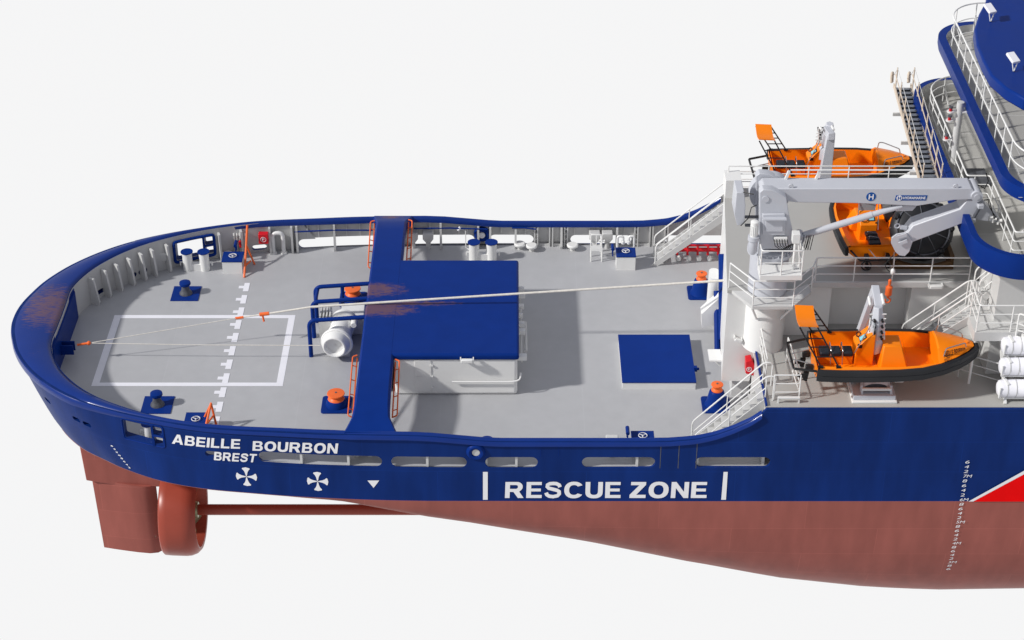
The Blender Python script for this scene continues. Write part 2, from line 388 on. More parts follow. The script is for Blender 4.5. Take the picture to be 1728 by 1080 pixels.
def slot(x0,x1,z0,z1,y0=-9.5,y1=9.5,r=None,n=6):
    r=(z1-z0)/2 if r is None else r;pts=[]
    for cx,cz,a0 in ((x1-r,z1-r,0),(x0+r,z1-r,90),(x0+r,z0+r,180),(x1-r,z0+r,270)):
        for k in range(n+1):
            a=R(a0+90*k/n);pts.append((cx+r*math.cos(a),y0,cz+r*math.sin(a)))
    q=[pts[0]]
    for p in pts[1:]:
        if (Vector(p)-Vector(q[-1])).length>1e-4:q.append(p)
    if (Vector(q[0])-Vector(q[-1])).length<1e-4:q.pop()
    c.ext(q,(0,y1-y0,0))
SLOTS=[(-8.85,-4.52),(-4.2,-1.57),(-.93,.9),(2.43,4.98),(6.37,8.98)]
for a,d in SLOTS: slot(a,d,1.43,1.87)
slot(-10.75,-10.15,1.5,1.74)
slot(-13.68,-12.66,1.68,2.46,r=.06,n=2);slot(-12.56,-12.26,1.70,2.04,r=.05,n=2);slot(-12.56,-12.26,2.12,2.45,r=.05,n=2)
# oblique little ports round the stern quarter
for xc_ in (-16.1,-15.62,-17.45):
    t_=tofx(RIMO,xc_);p_=Vector(prof(t_,1.65));q_=Vector(prof(t_+.1,1.65));tg_=(q_-p_).normalized();nm_=Vector((-tg_.y,tg_.x))
    for sd in (1,-1):
        pl_=[]
        for cx_,a0 in ((.12,-90),(-.12,90)):
            for k in range(7):
                a_=R(a0+30*k);u_=cx_+.085*math.cos(a_);z_=1.66+.095*math.sin(a_);pl_.append(Vector((p_.x+tg_.x*u_-nm_.x*1.6,sd*(p_.y+tg_.y*u_-nm_.y*1.6),z_)))
        c.ext(pl_,(nm_.x*2.2,sd*nm_.y*2.2,0))
def cutter(mb):
    o=mb.build('cut',M['grey']);return o
cu=cutter(c)
md=bul.modifiers.new('b','BOOLEAN');md.operation='DIFFERENCE';md.solver='EXACT';md.object=cu
bpy.context.view_layer.update();dg=bpy.context.evaluated_depsgraph_get()
nm=bpy.data.meshes.new_from_object(bul.evaluated_get(dg));bul.modifiers.clear();bul.data=nm
bpy.data.objects.remove(cu)
for p in nm.polygons:p.use_smooth=True
nm.set_sharp_from_angle(angle=R(50))
# window frame
def innerY(x,z):
    lo,hi=0,NP-1;zt=zrail(x)-.06
    for _ in range(40):
        m=(lo+hi)/2
        if inner(m,z,zt)[0]<x:lo=m
        else:hi=m
    return inner(lo,z,zt)[1]
for sd in (1,-1):
    b=MB();Yw=(lambda x,z:sd*(innerY(x,z)-.05)) if sd>0 else (lambda x,z:sd*(Whull(x,z)+.005))
    r_=.065 if sd>0 else .028
    pts=[(-13.74,1.60),(-12.97,1.6),(-12.2,1.6),(-12.2,2.53),(-12.97,2.53),(-13.74,2.53)]
    b.tube([(x,Yw(x,z),z) for x,z in pts],r_,8,closed=True,fillet=.12)
    b.bar((-12.61,Yw(-12.61,1.6),1.6),(-12.61,Yw(-12.61,2.53),2.53),.08);b.bar((-12.61,Yw(-12.61,2.08),2.08),(-12.2,Yw(-12.2,2.08),2.08),.08)
    b.build('mooring_window_frame',M['blue'],ship)
# rim cap
b=MB();pr=[];
for t,sd in path:
    xo,yo=cr(RIMO,t);xi,yi=cr(RIMI,t)
    if xo>8.56:continue
    zt=zrail(xo);w=math.hypot(xo-xi,yo-yi);O=Vector((xo,yo));I=Vector((xi,yi));d=(O-I).normalized() if w>0 else Vector((-1,0))
    if xo>-6:O=Vector((xo,yo+.03));I=Vector((xo,yo-.21));d=Vector((0,1))
    h=.30;w=max(.27,(O-I).length)
    if w>.7:   # broad stern: rounded outer shoulder
        sec=[(0.02,-h*1.35),(.06,-h*.8),(.03,-h*.35),(-.1,-.07),(-.3*1,0.0),(-w+.22,.03),(-w+.06,-.02),(-w,-.12),(-w,-h*.95)]
    else:
        f=(w-.3)/.4 if w>.3 else 0
        sec=[(0.0,-h*lerp(.85,1.3,f)),(.05,-h*.75),(.03,-h*.4),(-.05,-.07),(-.13,0),(-w+.1,0),(-w+.03,-.05),(-w,-.12),(-w,-h*.8)]
    pr.append([(O.x+d.x*u,sd*(O.y+d.y*u),zt+v) for u,v in sec])
for r_ in pr:b.v+=r_
n=9
for i in range(len(pr)-1):
    for j in range(n):
        A=i*n+j;B=i*n+(j+1)%n;b.f.append((A,B,B+n,A+n));b.mi.append(0)
b.f.append(tuple(range(n)));b.f.append(tuple(range((len(pr)-1)*n,len(pr)*n)));b.mi+=[0,0]
b.build('bulwark_rail',M['rim'],ship,ang=60)
# stern towing block inside face
b=MB();b.prism([(-16.98,-2.05),(-16.98,2.05),(-17.9,2.3),(-17.9,-2.3)],1.4,2.6);b.build('stern_block',M['blue'],ship)
b=MB();b.box(-16.99,-16.5,-1.15,-1.1,1.75,2.15);b.box(-16.99,-16.5,-.85,-.8,1.75,2.15);b.box(-16.99,-16.6,-1.1,-.85,1.78,1.86)
b.build('towing_lug',M['blue'],ship)
# ---- decks
def dkpoly(x1,off=0,z=ZD):
    pts=[];
    for t in TS:
        p=cr(DKI,t)
        if p[0]>x1:break
        pts.append((p[0],p[1]+off))
    w=pts[-1][1];L=pts+[(x1,w)]
    return [(x,-y) for x,y in reversed(L)]+[(x,y) for x,y in L[1:]]
b=MB();b.prism(dkpoly(9.5,.06),ZD-.1,ZD);b.build('working_deck',M['deck'],ship)
# landing box and dash line
b=MB();z0,z1=ZD+.002,ZD+.006
X0,X1,Y0,Y1,lw=-15.6,-8.5,-2.72,2.2,.22
b.box(X0,X1,Y0,Y0+lw,z0,z1);b.box(X0,X1,Y1-lw,Y1,z0,z1);b.box(X0,X0+.27,Y0+lw,Y1-lw,z0,z1);b.box(X1-.25,X1,Y0+lw,Y1-lw,z0,z1)
b.build('landing_box_marking',M['mark'],ship)
b=MB();z0,z1=ZD+.008,ZD+.011
for i in range(11):
    y=-5.0+i*.93;b.box(-10.78,-10.56,y-.32,y+.32,z0,z1);b.box(-10.98,-10.78,y-.1,y+.1,z0,z1)
b.build('dashed_line_marking',M['mark'],ship)
# faint weld rectangles
# boat deck (z=3.9) as a block from the break of the hull forward
b=MB();b.prism([(8.68,-7.64),(30,-7.64),(30,7.64),(8.68,7.64)],3.7,3.9);b.build('boat_deck',M['deck2'],ship)
b=MB();b.box(8.7,8.8,-7.6,-3.7,1.4,3.7);b.box(8.7,8.8,3.7,7.6,1.4,3.7);b.build('break_bulkhead',M['grey'],ship)
b=MB();b.bar((8.7,-7.6,3.93),(8.7,-3.9,3.93),.06,.12);b.bar((8.7,7.6,3.93),(8.7,3.9,3.93),.06,.12);b.build('deck_edge_strip',M['blue'],ship)
# ---- frames inside bulwark
def frame(x,big=True,sd=1,zt=None):
    t=tofx(DKI,x) ;a=cr(DKI,t);c_=cr(RIMI,t);o=cr(RIMO,t)
    zt=zrail(x)-.25
    a=Vector((a[0],a[1]));c2=Vector((c_[0],c_[1]))
    if x>-9: o2=Whull(x,2.3)-.1;a=Vector((x,o2+.02));c2=Vector((x,o2))
    # outward normal in plan
    p0=Vector(cr(DKI,max(0,t-.2)));p1=Vector(cr(DKI,min(NP-1,t+.2)));tg=(p1-p0).normalized();nm=Vector((-tg.y,tg.x))
    if nm.y<0:nm=-nm
    if big: prof_=[(0.05,1.4),(-.34,1.4),(-.40,1.55),(-.20,zt),(0.05,zt)]
    else: prof_=[(0.05,1.95),(-.05,1.95),(-.05,zt),(0.05,zt)]
    th=tg*(.085 if big else .03)
    pts=[]
    if sd<0 and x<-9: prof_=[(max(u,-.1),z) for u,z in prof_ if z<2.3]+[(-.1,2.3),(.05,2.3)]
    for u,z in prof_:
        f=(z-1.4)/(zt-1.4);q=a+nm*(u-.04*f);pts.append(Vector((q.x-th.x/2,sd*(q.y-th.y/2),z)))
    b=MB();b.ext(pts,(th.x,sd*th.y,0));b.build('bulwark_frame',M['grey'],ship)
BIG=[-16.65,-16.25,-15.85,-15.42,-15.0,-14.6,-14.05,-12.02,-11.15,-10.0,-9.1,-8.9,-7.35,-5.7,-2.95,-1.4,-.9,.15,2.05,4.35]
for x in BIG:
    for sd in (1,-1):frame(x,True,sd)
for x in (-8.45,-8.0,-6.85,-6.3,-3.4,-2.2,-1.85,-.45,.55,2.6,3.2,3.75,4.65):
    frame(x,False,1)
# gates with ladder-like posts in far and near bulwark
for sd in (1,-1):
    for X in (1.0,1.62,2.24,5.15,5.78,6.4):
        b=MB();y=sd*(Whull(X,2.)-.17)
        b.box(X-.09,X-.03,y-.08,y+.08,1.4,2.42);b.box(X+.03,X+.09,y-.08,y+.08,1.4,2.42)
        if X in (1.0,2.24,5.15,6.4):
            for k in range(4):b.box(X-.04,X+.04,y-.06,y,1.5+.24*k,1.54+.24*k)
        b.build('gate_post',M['grey'],ship)
    for X0_,X1_ in ((1.09,1.53),(1.71,2.15),(5.24,5.69),(5.87,6.31)):
        b=MB();y=sd*(Whull(X0_,2.)-.14);b.box(X0_+.003,X1_-.003,y-.03,y+.03,1.4,1.5);b.build('gate_sill',M['grey'],ship)
    for X0_,X1_ in ((-8.95,-5.75),(-4.05,-1.0),(-.0,1.0)):
        b=MB();b.tube([(X0_,sd*(Whull(X0_,2.3)-.33),2.36),((X0_+X1_)/2,sd*(Whull((X0_+X1_)/2,2.3)-.33),2.36),(X1_,sd*(Whull(X1_,2.3)-.33),2.30)],.032,8);b.build('grab_pipe',M['blue'],ship)
# panama fairlead rings, both sides
for sd in (1,-1):
    b=MB();y=Whull(-1.25,2.0);X,Z=-1.25,(2.08 if sd<0 else 1.95)
    b.lathe([(.13,-.16),(.13,-.02),(.17,.05),(.25,.07),(.31,.03),(.34,-.03),(.34,-.14)],(X,sd*(y+(.02 if sd<0 else -.2)),Z),(0,-1,0),n=28,cap=False)
    b.build('fairlead_ring',M['blue'],ship)
    b=MB();b.cyl((X,sd*(y+(.035 if sd<0 else -.25)),Z),(X,sd*(y+(-.04 if sd<0 else -.2)),Z),.135,n=20);b.build('fairlead_opening',M['grey'] if sd<0 else M['mark'],ship)
# ---- lettering on the hull
def conform(name,s,p0,p1,h0,h1,bold,m='letter'):
    """p0,p1 baseline end points (x,z); h0,h1 heights"""
    b=MB();text_on(b,s,lambda u,v:hp(lerp(p0[0],p1[0],u),lerp(p0[1],p1[1],u)+v*lerp(h0,h1,u)),bold);return b.build(name,M[m],ship)
def hsxz(px,py):p=HS(px,py);return (p.x,p.z)
def ctext(name,s,bl,br,tl,tr,bold):
    A,B,C_,D_=hsxz(*bl),hsxz(*br),hsxz(*tl),hsxz(*tr)
    b=MB()
    def P(u,v):
        x0,z0=lerp(A[0],B[0],u),lerp(A[1],B[1],u);x1,z1=lerp(C_[0],D_[0],u),lerp(C_[1],D_[1],u);return hp(lerp(x0,x1,v),lerp(z0,z1,v))
    block_on(b,s,P);return b.build(name,M['letter'],ship,recalc=False)
ctext('name_lettering','ABEILLE',(290,748),(405,757),(292,732),(406,741),.035)
ctext('name_lettering','BOURBON',(426,760),(569,765),(427,744),(571,748),.035)
ctext('port_lettering','BREST',(361,776),(431,780),(362,762),(434,766),.03)
ctext('rescue_zone_lettering','RESCUE',(852,840),(1047,840),(853,813),(1048,813),.04)
ctext('rescue_zone_lettering','ZONE',(1062,840),(1192,840),(1064,813),(1194,813),.04)
b=MB()
for xa in (818,1219):
    q=[hsxz(xa-3 if xa<900 else xa-2,843),hsxz(xa+5 if xa<900 else xa+6,843),hsxz(xa+5 if xa<900 else xa+9,796),hsxz(xa-3 if xa<900 else xa+2,796)]
    b=MB();b.add([hp(*p) for p in q],[(0,1,2,3)]);b.build('zone_bar',M['letter'],ship)
for (px,py) in ((416,804),(536,812)):
    X,Z=hsxz(px,py);b=MB()
    for k in range(4):
        a0=k*PI/2;pts=[(0,0)]
        for r_,w in ((.05,-.4),(.18,-.27),(.27,-.33),(.34,-.42),(.37,-.36),(.378,0),(.37,.36),(.34,.42),(.27,.33),(.18,.27),(.05,.4)):
            pts.append((r_*math.cos(a0+w),r_*math.sin(a0+w)))
        b.add([hp(X+u*1.0,Z+v*1.1,.012+.001*k) for u,v in pts],[tuple(range(len(pts)))])
    b.build('thruster_symbol',M['letter'],ship)
b=MB();q=[hsxz(620,810.5),hsxz(640,810.5),hsxz(630.5,823)];b.add([hp(*p) for p in q],[(0,1,2)]);b.build('triangle_mark',M['letter'],ship)
# draught marks
for i,s in enumerate("6 4 2 7M 8 6 4 2 6M 8 6 4 2 5M 8 6 4 2 4M 8 6 4 2 3M 8 6".split()):
    z=1.62-.2*i;x=15.74;w=.15 if len(s)==1 else .29;h=.125
    b=MB();text_on(b,s,lambda u,v:(x+u*w+(v*.03),-Whull(x,z+v*h)-.02,z+v*h),.0);b.build('draught_mark',M['letter'],ship)
for i in range(10):
    z=1.0-.12*i;b=MB()
    if z>.05:
        x=-14.35+.08*i;s=("6","4","2","6M","8","6","4","2")[i%8];b=MB();text_on(b,s,lambda u,v:hp(x+u*.1,z+v*.07,.02),.02);b.build('draught_mark',M['letter'],ship)
# red flash with white edge
def hq(px,py):
    p=HS(px,py);return p
b=MB();w0=HS(1634,846);w1=HS(1642,846);b.add([(w0.x,-7.87,.006),(w1.x,-7.87,.006),(w1.x+5.3,-7.77,3.82),(w0.x+5.3-.12,-7.77,3.87)],[(0,1,2,3)]);b.build('white_flash',M['letter'],ship)
sl=(8.0)/3.82
b=MB();b.add([(w1.x,-7.875,.006),(30,-7.875,.006),(30,-7.78,3.82),(w1.x+5.3,-7.775,3.82)],[(0,1,2,3)]);b.build('red_flash',M['stripe'],ship)
# weld seams
for X,z0_,z1_ in ((1.0,1.9,2.45),(1.62,1.9,2.45),(5.15,1.4,2.45),(5.78,1.4,2.5),(6.4,1.4,2.6)):
    b=MB();b.add([hp(X-.012,z0_,.004),hp(X+.012,z0_,.004),hp(X+.012,z1_,.012),hp(X-.012,z1_,.012)],[(0,1,2,3)]);b.build('plate_seam',M['dgrey'] if X>3 else M['blue'],ship)
# ---- rudders, nozzles, shafts
for sd in (-1,1):
    y=3.5*sd
    def P(px,py):q=PY(px,py,-3.5);return q
    b=MB();pl=[P(133,735),P(147,806),P(196,814),P(272,817),P(285,780),P(285,735)]
    b.ext([(p.x,y-.18,p.z) for p in pl],(0,.36,0));b.build('rudder_headbox',M['redhull'],ship,bevel=.03)
    b=MB();n=8
    tl,tr,bl,br=P(155,806),P(262,815),P(176,923),P(276,926)
    sec=[(0,.02),(.15,.09),(.35,.17),(.6,.26),(.8,.30),(.93,.24),(1,.08)]
    ring=lambda A,B:[(lerp(A.x,B.x,u),y-w,lerp(A.z,B.z,u)) for u,w in sec]+[(lerp(A.x,B.x,u),y+w,lerp(A.z,B.z,u)) for u,w in reversed(sec)]
    top=ring(tl,tr);bot=ring(bl,br);N=len(top);b.add(top+bot,[tuple(range(N))[::-1],tuple(range(N,2*N))]+[(i,(i+1)%N,N+(i+1)%N,N+i) for i in range(N)])
    b.build('rudder',M['redhull'],ship,ang=40)
    b=MB();c0=P(270,862);xa=c0.x+.02;zc=P(345,860).z
    xa+=.2;b.lathe([(1.5,0),(1.66,.0),(1.72,.06),(1.74,.3),(1.76,.85),(1.74,1.05),(1.66,1.25),(1.52,1.38),(1.42,1.36),(1.36,1.1),(1.34,.7),(1.38,.3),(1.5,0)],(xa,y,zc),(1,0,0),n=56,cap=False)
    noz=b.build('propeller_nozzle',M['reddark'],ship,ang=50)
    b=MB();b.cyl((xa+.45,y,zc),(9,y,zc+.0),.21,n=20);b.build('propeller_shaft',M['reddark'],ship)
    b=MB();b.lathe([(.12,-.35),(.32,-.1),(.36,.3),(.3,.5)],(xa+.75,y,zc),(1,0,0),n=20)
    for k in range(4):
        a=k*PI/2+.5;pts=[]
        for r_,w in ((.3,.16),(.7,.34),(1.1,.42),(1.3,.3)):
            pts.append((r_,-w));
        pts=pts+[(r_,w) for r_,w in ((1.3,.3),(1.1,.42),(.7,.34),(.3,.16))]
        er=Vector((0,math.cos(a),math.sin(a)));et=Vector((.55,-math.sin(a)*.83,math.cos(a)*.83))
        b.ext([Vector((xa+.95,y,zc))+er*r_+et*w for r_,w in pts],(.04,0,0))
    b.build('propeller',M['brass'],ship)
# ================================================================== deckhouse with towing gantry
dh=thing('deckhouse','low white deckhouse under a rust-worn blue roof joined to the blue towing beam','deckhouse',(-2,0,ZD))
b=MB();b.box(-4.3,.2,-3.3,3.35,1.4,3.0);b.build('wall',M['white'],dh,bevel=.12,seg=4)
b=MB();b.box(-5.0,.26,-3.36,3.42,2.95,3.22);b.build('roof',M['gantry'],dh,bevel=.1,seg=4)
b=MB()
# gantry: lofted along y
secs=[(-7.62,-5.85,-3.95,2.5,2.82),(-7.3,-5.72,-4.08,2.5,2.9),(-6.9,-5.58,-4.24,2.6,3.0),(-6.3,-5.53,-4.28,2.75,3.12),(-5.4,-5.52,-4.29,2.85,3.215),(-3,-5.53,-4.3,2.9,3.226),(3,-5.53,-4.3,2.9,3.226),(5.8,-5.53,-4.3,2.85,3.215),(6.6,-5.55,-4.3,2.75,3.12),(7.0,-5.62,-4.24,2.6,3.0),(7.35,-5.7,-4.1,2.5,2.9),(7.6,-5.75,-4.05,2.5,2.84)]
vs=[]
for y,x0,x1,z0_,z1_ in secs: vs+=[(x0,y,z0_),(x0,y,z1_-.08),(x0+.08,y,z1_),(x1-.08,y,z1_),(x1,y,z1_-.08),(x1,y,z0_)]
fs=[]
for i in range(len(secs)-1):
    for j in range(6):
        A=i*6+j;B=i*6+(j+1)%6;fs.append((A,B,B+6,A+6))
fs+=[tuple(range(6)),tuple(range((len(secs)-1)*6,len(secs)*6))]
b.add(vs,fs);b.build('towing_beam',M['gantry'],dh,ang=30)
for sd in (-1,1):
    b=MB();b.prism([(-5.45,sd*7.3),(-4.4,sd*7.3),(-4.4,sd*7.5),(-5.45,sd*7.5)],1.95,2.62);b.build('beam_leg',M['grey'],dh)
b=MB();b.box(-5.3,-4.5,-3.1,3.1,1.4,2.9);b.build('beam_post',M['blue'],dh)
def door(x0,x1,y,z0_,z1_):
    b=MB();b.box(x0,x1,y-.025,y,z0_,z1_);d=b.build('door',M['white'],dh,bevel=.008)
    for k in range(3):
        b=MB();z=lerp(z0_,z1_,.15+.35*k);b.box(x1-.03,x1+.06,y-.06,y-.01,z-.03,z+.03);o=b.build('hinge',M['white'],d)
    b=MB();b.bar((x0+.05,y-.05,(z0_+z1_)/2),(x0+.25,y-.05,(z0_+z1_)/2),.03);b.build('handle',M['white'],d)
door(-3.55,-2.95,-3.3,1.55,2.93)
b=MB();b.tube([(-2.2,-3.4,2.05),(.0,-3.4,2.05),(.3,-3.35,2.1),(.32,-3.1,2.25)],.03,8,fillet=.15);b.build('handrail',M['white'],dh)
for y,z,s in ((2.0,2.7,.16),(1.4,2.8,.18),(.9,2.6,.15),(-.6,2.75,.16),(-1.1,2.75,.17),(-2.9,2.8,.2),(.1,2.7,.12)):
    b=MB();b.box(.2,.2+s*1.7,y-s*.6,y+s*.6,z-.08,z+.1);b.build('wall_fitting',M['white'],dh,bevel=.02)
b=MB();b.tube([(.32,1.9,2.6),(.36,-2.9,2.6)],.03,8);b.tube([(.5,.1,2.4),(.52,-1.9,2.4)],.06,8);b.build('pipe_run',M['grey'],dh)
def floodlamp(p,label,d=(0,-1,0),l=.42,ax=(1,0,0)):
    p=Vector(p);t=thing('floodlight',label,'floodlight',p,'floodlights on the deck walls');a=Vector(ax);d=Vector(d)
    b=MB();b.bar(p-a*l/2+d*.16,p+a*l/2+d*.16,.15,.13);b.build('lamp_housing',M['white'],t,bevel=.02)
    b=MB();b.bar(p-a*l*.45+d*.16-Vector((0,0,.07)),p+a*l*.45+d*.16-Vector((0,0,.07)),.09,.02);b.build('lamp_glass',M['mark'],t)
    for s in (-1,1):
        b=MB();q=p+a*s*l*.55;b.bar(q,q+d*.2,.04,.14);b.build('bracket',M['white'],t)
floodlamp(PY(788,605,-3.38),'small white floodlight bracketed under the blue roof edge of the low deckhouse')
# drum winch cover tube below the beam
t=thing('storage_drum','white rounded drum with open dished end lying under blue guard bars','drum',(-6.3,-.5,ZD))
b=MB();b.lathe([(.4,0),(.43,.1),(.44,.5),(.46,.52),(.46,.58),(.42,.6),(.42,.98),(.46,1.0),(.46,1.06),(.40,1.08),(.38,1.7)],(-6.6,-.9,2.15),(.12,1,0),n=32);b.build('drum_body',M['white'],t)
b=MB();b.lathe([(.46,.28),(.60,.22),(.62,.16),(.58,.1),(.52,.12)],(-6.62,-1.05,2.13),(.12,1,0),n=32);b.build('flange',M['white'],t)
b=MB();b.lathe([(.56,.3),(.54,.05),(.44,-.18),(.40,-.2),(.36,-.18),(.33,.0),(.02,.03)],(-6.65,-1.05,2.12),(.12,1,0),n=32,cap=False);b.build('dished_end',M['white'],t)
for y in (-.7,.1,.6):
    b=MB();b.box(-6.95,-6.15,y-.05,y+.05,1.4,1.9);b.build('foot',M['grey'],t)
b=MB();b.box(-6.6,-5.65,.75,1.5,1.4,2.35);b.build('gearbox',M['white'],t,bevel=.06)
b=MB()
for k in range(4):b.box(-7.35+.12*k,-7.29+.12*k,.2,1.2,1.45,2.5)
b.box(-7.36,-6.9,.14,.2,1.4,2.55);b.build('cooling_fins',M['grey'],t)
b=MB();b.lathe([(.45,-.12),(.5,-.06),(.5,.06),(.45,.12)],(-6.4,.35,2.3),(.12,1,0),n=28);b.lathe([(.12,-.3),(.12,.3)],(-6.0,.1,2.45),(0,1,0));b.build('brake_housing',M['white'],t,bevel=.02)
t=thing('guard_frame','three blue tubular guard bars arching aft from the towing beam over the white drum','guard frame',(-6.5,-.5,ZD))
for y,xa in ((-.72,-7.62),(.6,-7.62),(1.7,-7.6)):
    b=MB();b.tube([(xa,y,1.4),(xa,y,3.0),(-5.5,y+.1,3.1)],.082,12,fillet=.28,k=6);b.build('guard_bar',M['blue'],t)
b=MB();b.tube([(-7.5,.6,2.9),(-7.5,1.1,2.95),(-7.5,1.7,2.9)],.07,10);b.build('cross_bar',M['blue'],t)
b=MB();b.tube([(-6.6,1.72,1.4),(-6.55,1.75,3.03)],.075,10);b.build('post',M['blue'],t)
# small bollards on square plates
def spool(p,label):
    p=Vector(p);t=thing('roller_bollard',label,'bollard',p,'roller bollards on blue plates')
    b=MB();b.box(p.x-.55,p.x+.55,p.y-.55,p.y+.55,ZD,ZD+.03);b.build('base_plate',M['blue'],t)
    b=MB();b.lathe([(.26,.03),(.25,.08),(.18,.16),(.15,.3),(.16,.42)],p,n=24);b.build('spool',M['dgrey'],t)
    b=MB();b.lathe([(.2,.42),(.23,.47),(.22,.55),(.12,.58)],p,n=24);b.build('cap',M['blue'],t)
    return t
spool(PZ(314,496,ZD),'dark blue-capped spool bollard on a square blue plate, far side of the stern deck')
spool(PZ(266,684,ZD),'dark blue-capped spool bollard on a square blue plate, near side of the stern deck')
def rrect(x,y,a,r=.12,n=4):
    pts=[]
    for cx,cy,a0 in ((a-r,a-r,0),(-a+r,a-r,90),(-a+r,-a+r,180),(a-r,-a+r,270)):
        for k in range(n+1):pts.append((x+cx+r*math.cos(R(a0+90*k/n)),y+cy+r*math.sin(R(a0+90*k/n))))
    return pts
def capstan(p,label,tall=False):
    p=Vector(p);t=thing('capstan',label,'capstan',p,'orange-headed capstans on the working deck')
    b=MB();b.prism(rrect(p.x,p.y,.52 if tall else .54),ZD,ZD+.05);b.build('base_plate',M['blue'],t)
    b=MB()
    if tall:b.lathe([(.42,.05),(.37,.14),(.33,.34),(.27,.62),(.23,.66),(.17,.67)],p,n=28);h=.65;s=.72
    else:b.lathe([(.40,.05),(.38,.15),(.33,.26),(.30,.3)],p,n=28);h=.26;s=1.05
    b.build('pedestal',M['blue'],t)
    b=MB();b.lathe([(.27*s,h),(.29*s,h+.04),(.27*s,h+.08),(.22*s,h+.13),(.23*s,h+.19),(.29*s,h+.24),(.31*s,h+.26),(.30*s,h+.29),(.05*s,h+.31)],p,n=32);b.build('drum_head',M['orange'],t)
    b=MB();b.cyl((p.x,p.y,p.z+h+.3),(p.x,p.y,p.z+h+.325),.04);b.build('cap_bolt',M['dgrey'],t)
    return t
capstan(PZ(568,684,ZD),'squat orange capstan on a rounded blue plate at the near foot of the towing beam')
capstan(PZ(596,506,ZD),'squat orange capstan behind the blue guard bars beside the white drum')
capstan(PZ(1208,684,ZD),'orange-topped tall blue cone capstan beside the near stairs',True)
capstan(PZ(1182,495,ZD),'orange-topped tall blue cone capstan near the winch house, crossed by the tow rope',True)
# hatches
def handwheel(b,c,r=.15):
    c=Vector(c);b.tube([c+Vector((r*math.cos(2*PI*k/20),r*math.sin(2*PI*k/20),.05)) for k in range(20)],.014,6,closed=True)
    for k in range(3):
        a=k*2*PI/3+.5;b.tube([c+Vector((0,0,.05)),c+Vector((r*math.cos(a),r*math.sin(a),.05))],.012,6)
    b.cyl(c,c+Vector((0,0,.06)),.03,n=8)
def hatch(x0,x1,y0,y1,h,label,wheel=True,counter=None):
    c=((x0+x1)/2,(y0+y1)/2,ZD);t=thing('hatch',label,'hatch',c,'blue-lidded deck hatches')
    b=MB();b.box(x0,x1,y0,y1,ZD,ZD+h);b.build('coaming',M['white'],t)
    b=MB();b.box(x0-.02,x1+.02,y0-.02,y1+.02,ZD+h,ZD+h+.05);l=b.build('lid',M['blue'],t,bevel=.01)
    if wheel:
        b=MB();handwheel(b,(c[0],c[1],ZD+h+.05));b.build('handwheel',M['white'],l)
    if counter:
        b=MB();q=Vector(counter);b.tube([(q.x,q.y-.2,ZD+h+.25),(q.x,q.y+.2,ZD+h+.25)],.07,8);b.bar((q.x,q.y-.12,ZD+h+.2),(q.x,q.y-.12,ZD+h-.1),.05);b.bar((q.x,q.y+.12,ZD+h+.2),(q.x,q.y+.12,ZD+h-.1),.05);b.build('counterweight',M['blue'],t)
    return t
hatch(4.08,6.78,-2.95,.25,.30,'large low blue hatch cover on a grey coaming in the middle of the deck',False)
t=[o for o in bpy.data.objects if o.name=='hatch'][0];b=MB();b.box(6.78,6.9,-2.1,-1.95,1.62,1.8);b.cyl((6.85,-2.03,1.7),(6.98,-2.03,1.7),.05);b.build('latch',M['blue'],t)
a=PZ(1072,442,ZD);hatch(4.25,5.02,5.62,6.32,.62,'tall white hatch box with blue lid and handwheel before two swan neck pipes',True,(4.1,6.0,0))
hatch(-11.75,-10.95,5.35,6.1,.55,'blue hatch lid with handwheel on a box at the foot of the far orange frame',True,(-11.3,6.4,0))
hatch(-11.65,-10.87,-6.1,-5.2,.5,'blue hatch lid with handwheel beside the near orange frame, partly behind the rail')
hatch(4.2,4.97,-7.15,-6.5,.62,'blue hatch lid with handwheel just showing over the near rail',True,(4.05,-6.75,0))
# orange A-frames
def aframe(sd,label):
    t=thing('leaning_tube_stand',label,'frame',(-10.9,sd*6.2,ZD),'orange tubular frames at the bulwark')
    x=-10.85
    L=[[(x,6.95,2.75),(x+.02,6.0,2.2),(x,5.05,1.4)],[(x+.3,6.1,1.4),(x+.05,6.1,2.25)],[(x,5.5,1.68),(x+.2,5.8,1.75)]] if sd>0 else [[(x-.15,-6.5,1.4),(x+.12,-5.3,2.42),(x+.2,-5.15,1.4)],[(x-.4,-5.6,1.4),(x+.12,-5.32,2.4)],[(x-.02,-5.9,1.9),(x+.17,-5.2,1.85)]]
    for pts,n_,r_ in zip(L,('rail_tube','leg','brace'),(.045,.04,.035)):
        b=MB();b.tube(pts,r_,8);b.build(n_,M['orange'],t)
aframe(1,'tall orange tubular frame leaning on the far bulwark beside the red fire box');aframe(-1,'orange tubular frame at the near bulwark beside a blue hatch lid')
# ladders on the beam
def ladder(x,y0,y1,z0_,z1_,sx,label):
    t=thing('orange_ladder',label,'ladder',(x,y0,z0_),'orange ladders on the towing beam')
    for d in (0,.2):
        b=MB();b.tube([(x+sx*.02,y1,z1_),(x+sx*(.18),y1-(y1-y0)*.02,z1_-.02),(x+sx*.2,y0,z0_+.08),(x+sx*.02,y0,z0_)] if d else [(x+sx*.03,y1,z1_-.12),(x+sx*.03,y0,z0_)],.028,6,fillet=.08);b.build('side_rail',M['orange'],t)
    for k in range(4):
        b=MB();f=(k+.6)/4.3;b.tube([(x+sx*.03,lerp(y0,y1,f),lerp(z0_,z1_,f)-.06),(x+sx*.2,lerp(y0,y1,f),lerp(z0_,z1_,f))],.02,6);b.build('rung',M['orange'],t)
ladder(-5.6,4.9,6.9,1.9,3.0,-1,'orange ladder on the far end of the beam, stern side')
ladder(-4.26,4.6,6.9,2.3,3.05,1,'orange ladder on the far end of the beam, deckhouse side')
ladder(-5.6,-6.0,-3.3,2.3,3.15,-1,'orange ladder on the near end of the beam, stern side')
